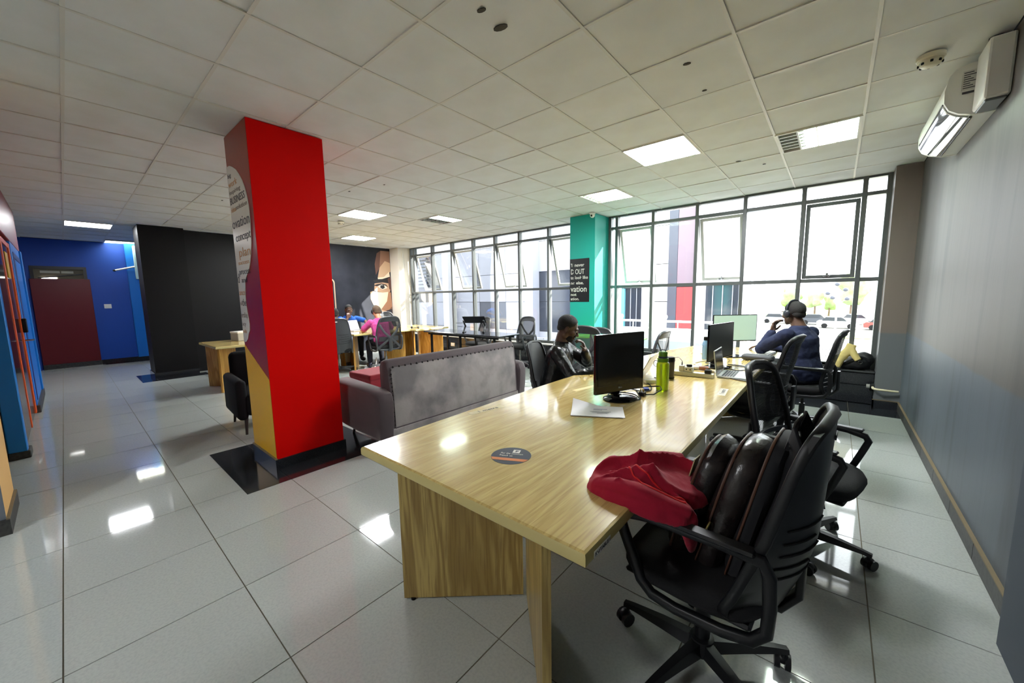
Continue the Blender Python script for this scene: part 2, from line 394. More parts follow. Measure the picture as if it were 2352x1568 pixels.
# mural wall, black column, pilasters
mural_wall = struct('wall_mural', MB().box(XL - .2, XL, 3.9, 6.9, 0, HT), mat('charcoal_mural_print', (24, 26, 34), .45, spec=.3, var=(2.2, (42, 44, 54), .4, .75), bump=(5, .12)), label='black wall printed with a mural of a face')
struct('wall_black', MB().box(XL - .2, XL, YC, 3.9, 0, HT), mat('black_wall_print', (11, 11, 14), .4, spec=.3, bump=(4, .1)), label='plain black wall behind the red column')
pw = struct('wall_white_pier', MB().box(XL, -9.52, 6.27, 6.9, 0, HT), mat('cream_paint', (236, 230, 216), .6), label='white pier between mural and windows')
obj('conduit', MB().cyl((-9.51, 6.42, .5), (-9.51, 6.42, 2.8), .008, 8), m_white, pw)
bc = struct('wall_black_column', MB().box(-10.35, -9.74, 1.0, YC + .03, 0, HT), m_black, label='square black column at the corridor corner')
obj('skirting', MB().box(-10.36, -9.725, .985, YC + .03, 0, .1), m_granite, bc)
struct('wall_corridor_side', MB().box(XE - .2, -10.35, YC - .06, YC + .14, 0, HT), mat('slate_blue_paint', (30, 84, 150), .55), label='blue side wall of the corridor')
ce = struct('wall_corridor_end', MB().box(XE - .2, XE, -1.2, YC, 0, HT), m_blue, label='deep blue wall at the end of the corridor')
obj('wall_return', MB().box(XE, XE + .12, 1.08, YC - .06, 0, HT), m_bluelight, ce)
obj('skirting', MB().box(XE, XE + .015, .45, 1.08, 0, .1).box(XE + .12, XE + .135, 1.07, YC - .06, 0, .1), m_granite, ce)
# walls that close the room behind the camera
struct('wall_back', MB().box(-14.2, .9, -4.2, -4.05, 0, HT), mat('back_wall_paint', (190, 186, 178), .7), label='plain pale wall behind the camera')
struct('wall_far_left', MB().box(-14.2, -14.0, -4.2, 1.7, 0, HT), m_blue, label='blue wall of the side room')

# ------------------------------------------------------------------ red column
col = struct('wall_red_column', MB().box(-4.14, -3.56, 1.05, 1.63, 0, HT), m_red, label='square red column with a white head shape full of words')
m_colside = mat('dark_red_print', (134, 16, 18), .3)
obj('print_panel', MB().box(-4.1395, -3.5605, 1.048, 1.0505, .1, HT), m_colside, col)
obj('print_top', MB().prism([(-4.139, 2.84), (-3.561, 2.84), (-3.561, 2.35), (-4.139, 2.55)], lambda u, v, t: (u, t, v), 1.0465, 1.049), mat('rust_print', (142, 48, 22), .35), col)
obj('skirting', MB().box(-4.155, -3.545, 1.035, 1.645, 0, .085), m_granite, col)
obj('skirting_edge', MB().box(-4.155, -3.545, 1.033, 1.05, .085, .095), m_skirtedge, col)
obj('yellow_panel', MB().prism([(-4.139, 1.04), (-3.561, .78), (-3.561, .096), (-4.139, .096)], lambda u, v, t: (u, t, v), 1.046, 1.049), m_yellow, col)
def cu(u): return -4.139 + .578 * u
sil = [(0, 2.6), (.15, 2.595), (.28, 2.57), (.44, 2.53), (.555, 2.48), (.67, 2.42), (.75, 2.36), (.82, 2.28), (.854, 2.2), (.86, 2.1), (.838, 2.0), (.81, 1.91), (.755, 1.83), (.68, 1.76), (.585, 1.70), (.45, 1.65), (.36, 1.6), (.31, 1.5), (.30, 1.41), (.33, 1.32), (.365, 1.235), (.35, 1.18), (.28, 1.15), (.22, 1.1), (.12, 1.07), (0, 1.06)]
m_offwhite = mat('white_print', (214, 212, 202), .25)
sh = obj('head_silhouette', MB().prism([(cu(u), z) for u, z in sil], lambda u, v, t: (u, t, v), 1.0435, 1.047), m_offwhite, col)
m_ink = mat('ink_navy', (34, 36, 46), .5); m_inkb = mat('ink_brown', (172, 118, 56), .5); m_inkg = mat('ink_grey', (98, 88, 78), .5)
for body, z, s, w_, m, u0 in (('big', 2.50, .05, .09, m_ink, .02), ('work', 2.42, .075, .24, m_inkb, .02), ('inspiring', 2.36, .05, .30, m_inkg, .03), ('BUSINESS', 2.275, .085, .40, m_ink, .02),
                              ('idea', 2.21, .06, .13, m_inkb, .04), ('solution', 2.215, .055, .30, m_inkg, .27), ('ovation', 2.07, .12, .46, m_ink, .02), ('concept', 1.955, .1, .40, m_ink, .12),
                              ('plan', 1.82, .11, .30, m_inkb, .2), ('success', 1.755, .05, .3, m_inkb, .12), ('process', 1.67, .075, .30, m_ink, .12), ('and', 1.6, .065, .15, m_ink, .2), ('d', 1.6, .12, .05, m_ink, .0),
                              ('ance', 1.49, .075, .16, m_inkb, .02), ('of', 1.40, .055, .05, m_inkg, .02), ('the', 1.395, .09, .11, m_ink, .12), ('ership', 1.29, .07, .18, m_inkg, .01), ('acy', 1.215, .055, .1, m_inkg, .02), ('ods', 1.15, .05, .1, m_inkb, .02)):
    txt(body, s, m, sh, (cu(u0), 1.0428, z), FACE_NEG_Y, width=w_)

# ------------------------------------------------------------------ teal column and poster
tc_ = struct('wall_teal_column', MB().box(-3.79, -3.285, 6.15, 6.9, 0, HT), m_teal, label='square teal column between the two window bays')
obj('skirting', MB().box(-3.805, -3.27, 6.135, 6.5, 0, .1), m_granite, tc_)
poster = obj('quote_poster', MB().box(-3.793, -3.39, 6.1455, 6.1495, 1.315, 2.095), mat('poster_black', (20, 22, 26), .4)); tag(poster, 'black poster with white quotation lettering on the teal column', 'poster')
m_pw = mat('poster_white', (214, 214, 206), .5)
for body, z, s, w_ in (("'ll never", 1.955, .085, .28), ('D OUT', 1.82, .13, .28), ('to look like', 1.73, .08, .36), ('ne else.', 1.635, .075, .27), ('vation', 1.50, .15, .335), ('not', 1.425, .075, .12), ('ation.', 1.345, .075, .18)):
    txt_words(body, s, m_pw, poster, (-3.775, 6.1448, z), FACE_NEG_Y, width=w_, bold=.001)

# ------------------------------------------------------------------ mural print: facets of a face, an outline with dots, small lettering
def flat_x(name, poly, m, parent, lift=.001): return obj(name, MB().prism(poly, lambda u, v, t: (t, u, v), XL, XL + .001 + lift), m, parent)
F = [((150, 112, 92), [(5.98, 2.78), (6.26, 2.78), (6.26, 2.45), (6.1, 2.5), (5.92, 2.3)]), ((206, 172, 140), [(5.92, 2.3), (6.1, 2.5), (6.26, 2.45), (6.26, 2.2), (6.05, 2.05), (5.85, 2.02)]),
     ((104, 70, 58), [(5.98, 2.78), (5.92, 2.3), (5.80, 2.1), (5.78, 2.4), (5.86, 2.7)]), ((238, 222, 198), [(5.85, 2.02), (6.05, 2.05), (6.22, 2.2), (6.24, 2.06), (6.0, 1.99), (5.86, 1.95)]),
     ((30, 28, 32), [(5.70, 1.94), (5.86, 1.98), (6.05, 1.99), (6.24, 2.02), (6.26, 1.86), (6.0, 1.9), (5.80, 1.86)]), ((196, 158, 128), [(5.74, 1.86), (6.0, 1.89), (6.24, 1.86), (6.22, 1.62), (5.98, 1.6), (5.72, 1.66)]),
     ((226, 220, 208), [(5.82, 1.77), (5.95, 1.83), (6.08, 1.80), (6.14, 1.73), (5.98, 1.69)]), ((24, 24, 30), [(5.92, 1.81), (6.03, 1.815), (6.06, 1.74), (5.98, 1.70), (5.91, 1.74)]),
     ((40, 30, 30), [(5.70, 1.8), (5.82, 1.84), (5.95, 1.86), (6.1, 1.83), (6.17, 1.75), (6.08, 1.80), (5.95, 1.835), (5.81, 1.78)]),
     ((244, 228, 200), [(5.66, 1.64), (5.98, 1.6), (6.16, 1.62), (6.1, 1.35), (5.9, 1.12), (5.78, 1.18), (5.68, 1.4)]), ((214, 176, 136), [(5.60, 1.62), (5.66, 1.64), (5.68, 1.4), (5.78, 1.18), (5.68, 1.24), (5.60, 1.42)]),
     ((176, 126, 96), [(6.16, 1.62), (6.24, 1.6), (6.26, 1.2), (6.1, 1.05), (5.9, 1.12), (6.1, 1.35)]), ((228, 196, 164), [(5.9, 1.12), (6.1, 1.05), (6.02, .9), (5.86, .92)]), ((122, 84, 66), [(6.1, 1.05), (6.26, 1.2), (6.26, .8), (6.02, .8), (6.02, .9)]),
     ((52, 50, 62), [(6.06, 1.08), (6.25, 1.12), (6.25, .96), (6.12, .98)]), ((96, 62, 54), [(6.16, 2.0), (6.26, 2.06), (6.26, 1.66), (6.2, 1.7)])]
for i, (c_, pl) in enumerate(F):
    flat_x('face_facet', pl, mat('mural_tone_%d' % i, c_, .45), mural_wall, .0004 * i)
m_line = mat('mural_tan', (178, 156, 130), .5)
pts = [(XL + .002, 4.2, 1.957), (XL + .002, 4.5, 1.957)] + [(XL + .002, 4.5 + .1 * math.sin(a), 1.857 + .1 * math.cos(a)) for a in (.4, .8, 1.2, 1.57)] + [(XL + .002, 4.6, 1.15)]
obj('outline_print', MB().tube(pts, 0, rect=(.03, .003), up=(1, 0, 0)), m_line, mural_wall)
for y, z in ((4.5, 1.10), (4.62, 1.10)):
    obj('dot_print', MB().prism([(y + .045 * math.cos(t), z + .055 * math.sin(t)) for t in [k * PI / 8 for k in range(16)]], lambda u, v, t: (t, u, v), XL, XL + .003), m_line, mural_wall)
txt('e it.', .09, m_line, mural_wall, (XL + .001, 4.33, 1.36), FACE_POS_X)

# ------------------------------------------------------------------ windows
m_lightframe = mat('window_casement_edge', (198, 200, 194), .4)
def mull(name, x0, x1, y0, y1, z0, z1, parent, m=None): return obj(name, MB().rbox(x0, x1, y0, y1, z0, z1, .004, 1), m or m_frame, parent)
ZB, ZM, ZT = .425, 1.58, 2.64
def window_wall(n, xs, kinds, w_=.05):
    g = sempty('window_frame' if n == 1 else 'window_frame.001', 'grey aluminium mullions and rails of the long window'); g.name = 'trim_window_%d' % n
    for x in xs: mull('mullion', x - w_ / 2, x + w_ / 2, YW - .05, YW + .06, .425, HT + .01, g)
    a, b = xs[0], xs[-1]
    for z, h in ((ZB + .025, .05), (ZM, .05), (ZT, .045), (HT - .005, .03)): mull('rail', a, b, YW - .04, YW + .05, z - h / 2, z + h / 2, g)
    for i, k in enumerate(kinds):
        x0, x1 = xs[i] + w_ / 2, xs[i + 1] - w_ / 2
        wnum[0] += 1
        wo = sempty('window_%d' % wnum[0], {'open': 'window bay with its middle pane tilted open', 'shut': 'window bay with a closed middle casement', 'fix': 'fixed glazed window bay'}[k])
        for z0, z1 in ((ZB + .05, ZM - .025), (ZT + .022, HT - .02)) + (((ZM + .025, ZT - .022),) if k == 'fix' else ()):
            obj('pane', MB().box(x0, x1, YW + .004, YW + .01, z0, z1), m_glass, wo)
        if k != 'fix':
            h = ZT - .03 - (ZM + .03)
            cs = bpy.data.objects.new('casement', None); C.objects.link(cs); cs.parent = wo; cs.location = ((x0 + x1) / 2, YW + .03, ZT - .03); cs.rotation_euler = (math.radians(16 if k == 'open' else 0), 0, 0)
            hw = (x1 - x0) / 2 - .006
            fb = MB()
            fb.rbox(-hw, -hw + .045, -.02, .02, -h, 0, .004, 1).rbox(hw - .045, hw, -.02, .02, -h, 0, .004, 1).rbox(-hw + .045, hw - .045, -.02, .02, -h, -h + .045, .004, 1).rbox(-hw + .045, hw - .045, -.02, .02, -.045, 0, .004, 1)
            obj('casement_frame', fb, m_lightframe if k == 'open' else m_frame, cs)
            obj('pane', MB().box(-hw + .045, hw - .045, -.003, .003, -h + .045, -.045), m_glass, cs)
            obj('handle', MB().rbox(-.05, .03, -.05, -.02, -h + .012, -h + .035, .005, 1).rbox(-.015, .01, -.055, -.03, -h + .02, -h + .07, .005, 1), mat('chrome', (200, 200, 200), .15, metal=1), cs)
wnum = [0]
window_wall(1, [-9.5, -9.33, -8.52, -7.7, -6.91, -6.17, -5.43, -4.64, -3.84], ['fix', 'open', 'fix', 'open', 'fix', 'open', 'fix', 'open'])
window_wall(2, [-3.25, -3.12, -2.46, -1.76, -1.1, -.41, .2, .42], ['fix', 'open', 'fix', 'open', 'fix', 'shut', 'fix'])
struct('wall_window_head', MB().box(-9.95, .9, YW - .05, 6.95, HT + .012, HT + .3), m_white, label='lintel above the windows')

# ------------------------------------------------------------------ coloured partition on the left
m_orange = mat('orange_lacquer', (214, 84, 22), .35); m_pblue = mat('azure_lacquer', (16, 118, 196), .35); m_navy = mat('navy_lacquer', (10, 40, 110), .4); m_maroon = mat('maroon_paint', (126, 26, 30), .4)
m_tealp = mat('petrol_lacquer', (0, 92, 104), .35)
pt = sempty('wall_partition', 'glazed partition with azure and orange frames under a maroon header')
def pbox(name, x0, x1, z0, z1, m, y0=-.44, y1=-.36, r=.006): return obj(name, MB().rbox(x0, x1, y0, y1, z0, z1, r, 1), m, pt)
pbox('header_panel', -9.7, -4.4, 2.24, HT, m_maroon)
pbox('post', -5.82, -5.72, .07, 2.24, m_pblue, -.47, -.355); pbox('post', -5.93, -5.82, .07, 2.24, m_navy); pbox('post_foot', -5.93, -5.72, 0, .07, m_skirt, -.475, -.34)
pbox('door_leaf', -7.0, -5.95, .03, 2.14, mat('black_glass_door', (10, 11, 14), .12), -.42, -.38)
pbox('door_stile', -7.08, -7.0, .02, 2.2, m_orange, -.45, -.374, .003); pbox('door_rail', -7.0, -5.94, 2.14, 2.2, m_orange, -.45, -.374, .003)
pbox('door_leaf', -7.9, -7.1, .03, 2.14, MATS['black_glass_door'], -.42, -.38); pbox('door_rail', -7.9, -7.08, 2.14, 2.2, m_orange, -.45, -.374, .003)
pbox('yellow_sign', -7.6, -7.3, 1.75, 2.05, m_yellow, -.38, -.374, .001)
pbox('door_stile', -8.02, -7.9, .02, 2.2, m_orange, -.45, -.37, .003); pbox('lock_box', -8.0, -7.9, 1.08, 1.26, m_black, -.37, -.33); pbox('door_handle', -7.99, -7.93, .97, .99, MATS['chrome'], -.37, -.29)
pbox('end_panel', -9.45, -8.02, .1, 2.24, m_bluelight); pbox('end_post', -9.62, -9.45, .1, 2.24, m_pblue, -.45, -.34); pbox('post_foot', -9.63, -8.02, 0, .1, m_skirt, -.455, -.335)
pbox('panel_frame', -9.3, -8.15, 2.04, 2.12, m_navy, -.365, -.352); pbox('panel_frame', -8.24, -8.15, .15, 2.04, m_navy, -.365, -.352)
pbox('transom_panel', -5.72, -4.4, 2.2, 2.24, m_tealp)
nj = struct('wall_near_pier', MB().box(-4.45, -3.9, -4.1, -.37, 0, HT), mat('peach_paint', (224, 178, 112), .6), label='peach painted pier with grey end beside the opening')
obj('pier_end', MB().box(-3.9, -3.895, -4.1, -.37, 0, HT), mat('pier_grey', (96, 102, 112), .6), nj)
obj('skirting', MB().box(-4.45, -3.88, -4.1, -.355, 0, .1), m_skirt, nj); obj('skirting_edge', MB().box(-4.45, -3.88, -.37, -.355, .1, .11), m_skirtedge, nj)
# room beyond the partition: blue side wall
struct('wall_side_room', MB().box(-9.6, -9.5, -4.1, -.45, 0, HT), m_navy, label='navy wall seen through the partition opening')

# red corridor door with its open fanlight
dr = sempty('door_1', 'maroon door leaf standing in front of the corridor end wall')
obj('door_leaf', MB().rbox(XE + .03, XE + .075, -.42, .45, .1, 1.985, .004, 1), mat('maroon_door', (96, 10, 20), .4, bump=(30, .03)), dr)
obj('kick_plate', MB().rbox(XE + .03, XE + .085, -.42, .46, .0, .1, .003, 1), m_skirt, dr)
m_bf = mat('dark_bronze_frame', (22, 22, 24), .4)
obj('fanlight_frame', MB().box(XE, XE + .03, -.40, .42, 2.2, 2.26).box(XE, XE + .03, .37, .42, 1.9, 2.2).box(XE, XE + .03, -.40, -.35, 1.9, 2.2), m_bf, dr)
obj('fanlight_recess', MB().box(XE, XE + .006, -.36, .38, 1.95, 2.2), mat('fanlight_dim', (92, 86, 68), .7), dr)
obj('fanlight_tube', MB().box(XE + .006, XE + .012, -.26, .02, 2.11, 2.16).box(XE + .006, XE + .012, .04, .22, 2.11, 2.16), mat('pale_panel', (170, 168, 150), .6), dr)
obj('fanlight_lamp', MB().box(XE + .006, XE + .02, -.25, -.03, 1.99, 2.015), mat('lamp_white', (255, 255, 250), .5, emit=((255, 255, 250), 5)), dr)
obj('fanlight_sash', MB().tube([(XE + .05, -.3, 2.0), (XE + .06, .36, 2.1)], .012, 6), m_bf, dr)

# ------------------------------------------------------------------ ceiling fittings
m_led = mat('led_diffuser', (255, 255, 255), .5, emit=((250, 252, 255), 42))
m_tubeon = mat('troffer_reflector_lit', (255, 255, 250), .5, emit=((236, 255, 240), 24))
m_troff = mat('troffer_dark', (84, 80, 72), .35); m_louv = mat('louver_blade', (226, 232, 224), .3, metal=.3); m_louvd = mat('louver_blade_dim', (120, 116, 104), .4)
m_ledc = mat('led_diffuser_corridor', (255, 255, 255), .5, emit=((250, 252, 255), 20)); m_tubec = mat('troffer_reflector_corridor', (255, 255, 250), .5, emit=((255, 255, 236), 8))
def led_panel(k, label):
    x, y = lights[k]; t = thing('led_panel_light', label, 'ceiling light', (x, y, HT), 0, 'ceiling lights')
    obj('frame', MB().box(-.297, .297, -.297, -.282, -.004, .012).box(-.297, .297, .282, .297, -.004, .012).box(-.297, -.282, -.282, .282, -.004, .012).box(.282, .297, -.282, .282, -.004, .012), m_bar, t)
    obj('diffuser', MB().box(-.282, .282, -.282, .282, 0, .01), m_ledc if k == 'G' else m_led, t)
    return t
def troffer(k, label, dark):
    """louvred fitting; dark = share of the width (from -x) that is unlit"""
    x, y = lights[k]; t = thing('louvred_ceiling_light', label, 'ceiling light', (x, y, HT), 0, 'ceiling lights')
    obj('frame', MB().box(-.297, .297, -.297, -.275, -.004, .03).box(-.297, .297, .275, .297, -.004, .03).box(-.297, -.275, -.275, .275, -.004, .03).box(.275, .297, -.275, .275, -.004, .03), m_bar, t)
    xs = -.275 + .55 * dark
    if dark: obj('reflector_unlit', MB().box(-.275, xs, -.275, .275, .022, .03), m_troff, t)
    obj('reflector_lit', MB().box(xs, .275, -.275, .275, .022, .03), m_tubec if k == 'H' else m_tubeon, t)
    for i in range(1, 6):
        a = -.275 + i * .55 / 6; obj('louver_blade', MB().box(-.275, .275, a - .004, a + .004, 0, .022), m_louv, t)
    for i in range(1, 4):
        a = -.275 + i * .55 / 4; obj('louver_blade', MB().box(a - .006, a + .006, -.275, .275, -.001, .022), m_louvd if a < xs else m_louv, t)
    return t
led_panel('A', 'bright square LED panel nearest the wall-mounted air conditioner, over the long table')
troffer('B', 'louvred ceiling light with one dark third, beside the air conditioner', .33)
troffer('C', 'fully lit louvred ceiling light just before the teal column', .12)
led_panel('D', 'bright LED ceiling panel just right of the red column, beside the smoke detector')
led_panel('E', 'bright LED ceiling panel closest to the face mural')
troffer('F', 'louvred ceiling light with one dark half, before the far window bay', .5)
led_panel('G', 'bright LED ceiling panel over the corridor entrance by the maroon header')
troffer('H', 'louvred ceiling light at the end of the blue corridor, partly behind the black column', 0)
led_panel('J', 'LED ceiling panel behind the camera over the doorway side')  # unseen panel, added to brighten the foreground
def smoke(loc, label, s=1):
    t = thing('smoke_detector', label, 'smoke detector', loc, 0, 'smoke detectors')
    m = mat('ivory_plastic', (214, 206, 178), .4)
    obj('base', MB().lathe([(.058 * s, 0), (.058 * s, -.018 * s), (.052 * s, -.024 * s)], 24), m, t, 40)
    obj('head', MB().lathe([(.05 * s, -.024 * s), (.05 * s, -.036 * s), (.036 * s, -.052 * s), (.02 * s, -.056 * s)], 24), m, t, 40)
    for k in range(8):
        a = k * PI / 4; obj('vent', MB().rbox(-.006 * s, .006 * s, -.004 * s, .004 * s, -.049 * s, -.037 * s, .002, 1, Matrix.Rotation(a, 4, 'Z') @ Matrix.Translation((0, .047 * s, 0))), m_dark, t)
smoke((.348, 3.56, HT), 'round ivory smoke detector on the ceiling beside the air conditioner', 1.1)
smoke((-7.0, 3.44, HT), 'small round white smoke detector on the ceiling beside the red column')
t = thing('security_camera', 'small white dome security camera above the teal column', 'camera', (-3.3, 6.08, HT))
obj('mount', MB().lathe([(.05, 0), (.05, -.02), (.035, -.03)], 20), m_white, t, 40)
obj('dome', MB().ell((0, 0, -.045), (.042, .042, .04)), m_white, t, 180); obj('lens', MB().ell((0, -.034, -.052), (.018, .014, .018)), m_black, t, 180)

# ------------------------------------------------------------------ air conditioner and its duct cover on the grey wall
m_ac = mat('ac_white', (226, 226, 218), .3)
ac = thing('air_conditioner', 'white wall-mounted split air conditioner high on the grey wall', 'air conditioner', (XR, 3.72, 2.5))
prof = [(0, .30), (-.12, .30), (-.175, .285), (-.2, .25), (-.215, .17), (-.212, .10), (-.19, .055), (-.15, .025), (-.08, .0), (0, 0)]
Lac = 1.0
obj('body', MB().prism(prof, lambda u, v, t: (u, t, v), .02, Lac - .02), m_ac, ac, 30)
for y0, y1 in ((0, .022), (Lac - .022, Lac)):
    obj('end_cap', MB().prism([(u * 1.02, v * 1.02 - .003) for u, v in prof], lambda u, v, t: (u, t, v), y0, y1), m_ac, ac, 30)
m_chr = mat('mirror_flap', (240, 240, 240), .04, metal=1)
fl = [(-.2115, .1), (-.19, .055), (-.15, .025), (-.1, .006)]
mb = MB().loft([[Vector((u - .006, y, v - .006)) for u, v in fl] + [Vector((u - .002, y, v - .002)) for u, v in fl[::-1]] for y in (.05, .95)])
obj('flap', mb, m_chr, ac, 60)
obj('flap_slot', MB().tube([(-.091, .05, .0), (-.091, .95, .0)], .007, 6), m_black, ac)
obj('flap_seam', MB().tube([(-.152, .05, .0175), (-.152, .95, .0175)], .0022, 6), m_frame, ac)
obj('upper_slot', MB().tube([(-.2165, .05, .108), (-.2165, .95, .108)], .004, 6), m_black, ac)
lb = obj('rating_label', MB().box(-.15, -.09, -.0075, -.0045, .15, .26), mat('label_grey', (200, 200, 192), .5), ac)
m_tinyk = mat('label_ink', (60, 60, 62), .6)
for i in range(8): obj('print_line', MB().box(-.146, -.094 - .012 * (i % 3), -.0082, -.0074, .158 + i * .0125, .158 + i * .0125 + .005), m_tinyk, lb)
obj('barcode', MB().box(-.146, -.098, -.0075, -.0045, .128, .14), m_tinyk, ac); obj('label_dot', MB().box(-.07, -.055, -.0075, -.0045, .085, .1), m_tinyk, ac)
dk = thing('pipe_cover', 'white boxed pipe cover beside the air conditioner', 'duct', (XR, 3.46, 2.50))
obj('cover', MB().rbox(-.1, 0, 0, .24, 0, .32, .012, 2), m_ac, dk); obj('end_lip', MB().rbox(-.09, -.01, .02, .22, -.012, .002, .004, 1), m_frame, dk)
obj('pipe', MB().cyl((-.06, .1, .32), (-.06, .1, .348), .03, 12), m_black, dk)

# pipe with valve at the pier foot, wall switch, wall socket, corridor boxes
t = thing('wall_pipe', 'thin cream pipe with a black flange at the foot of the pier', 'pipe', (.44, 6.3, .22))
obj('pipe', MB().tube([(-.02, .1, .03), (-.02, -.02, .03), (.01, -.045, .028), (.1, -.03, .022), (.2, -.01, .018)], .013, 8), mat('cream_pvc', (220, 210, 178), .4), t, 60)
obj('flange', MB().cyl((-.045, .1, .03), (-.012, .1, .03), .05, 16), m_black, t, 40); obj('cap', MB().cyl((-.075, .1, .03), (-.045, .1, .03), .028, 14), mat('grey_pvc', (150, 150, 146), .4), t, 40)
t = thing('light_switch', 'white light switch plate on the deep blue corridor wall', 'switch', (XE, .68, 1.36)); obj('plate', MB().rbox(0, .012, -.06, .06, -.05, .05, .004, 1), m_white, t); obj('rocker', MB().rbox(.012, .018, -.025, .025, -.03, .03, .002, 1), m_white, t)
t = thing('wall_socket', 'cream wall socket on the black granite under the far windows', 'socket', (-7.55, 6.486, .21)); obj('plate', MB().rbox(-.075, .075, -.014, 0, -.045, .045, .004, 1), mat('cream_plate', (226, 206, 168), .5), t); obj('outlet', MB().rbox(-.05, .05, -.018, -.012, -.028, .028, .002, 1), m_white, t)
t = thing('trunking_box', 'pale vertical trunking box with a short rail in the blue corridor', 'trunking', (XE + .12, 1.27, 2.0)); obj('box', MB().rbox(0, .1, -.06, .08, 0, .8, .01, 1), mat('pale_blue_box', (170, 200, 206), .5), t); obj('rail', MB().tube([(.05, -.06, .3), (.04, -.4, .2)], .02, 8), m_white, t); obj('rail_end', MB().ell((.04, -.41, .197), (.025, .03, .025)), m_black, t)

# ------------------------------------------------------------------ office chairs
m_pl = mat('black_plastic', (17, 18, 21), .42, spec=.4); m_plg = mat('graphite_plastic', (58, 60, 64), .4); m_fab = mat('black_seat_fabric', (13, 13, 16), .85, bump=(300, .2))
m_steel = mat('brushed_steel', (150, 152, 152), .25, metal=1); m_cmesh = meshcloth('black_chair_mesh', (18, 19, 22), .18); m_gmesh = meshcloth('grey_chair_mesh', (120, 122, 126), .3)
RIB = [False]
def bp(u, v, off=0):
    """point on the curved chair back; u -1..1 across, v 0..1 up"""
    w_ = .235 + .018 * math.sin(PI * min(v * 1.15, 1)) - .03 * v * v
    y = -.235 + .035 * math.sin(PI * min(1, v * 1.5)) * (1 - v) - .085 * v ** 1.6 + .055 * u * u
    if RIB[0]:       # deep shell that wraps round the sitter low down
        w_ = .25 + .012 * math.sin(PI * min(v * 1.15, 1)) - .045 * v * v
        y = -.225 - .065 * math.sin(PI / 2 * min(1, v * 2.2)) - .035 * v + u * u * (.12 * (1 - v) ** .8 + .03)
    z = .425 + .655 * v - .025 * u * u * v
    return Vector((u * w_, y - off, z))
def rr_uv(n=28, sq=4.0):
    out = []
    for k in range(n):
        a = 2 * PI * k / n; c_, s_ = math.cos(a), math.sin(a)
        out.append((math.copysign(abs(c_) ** (2 / sq), c_), .5 + .5 * math.copysign(abs(s_) ** (2 / sq), s_)))
    return out
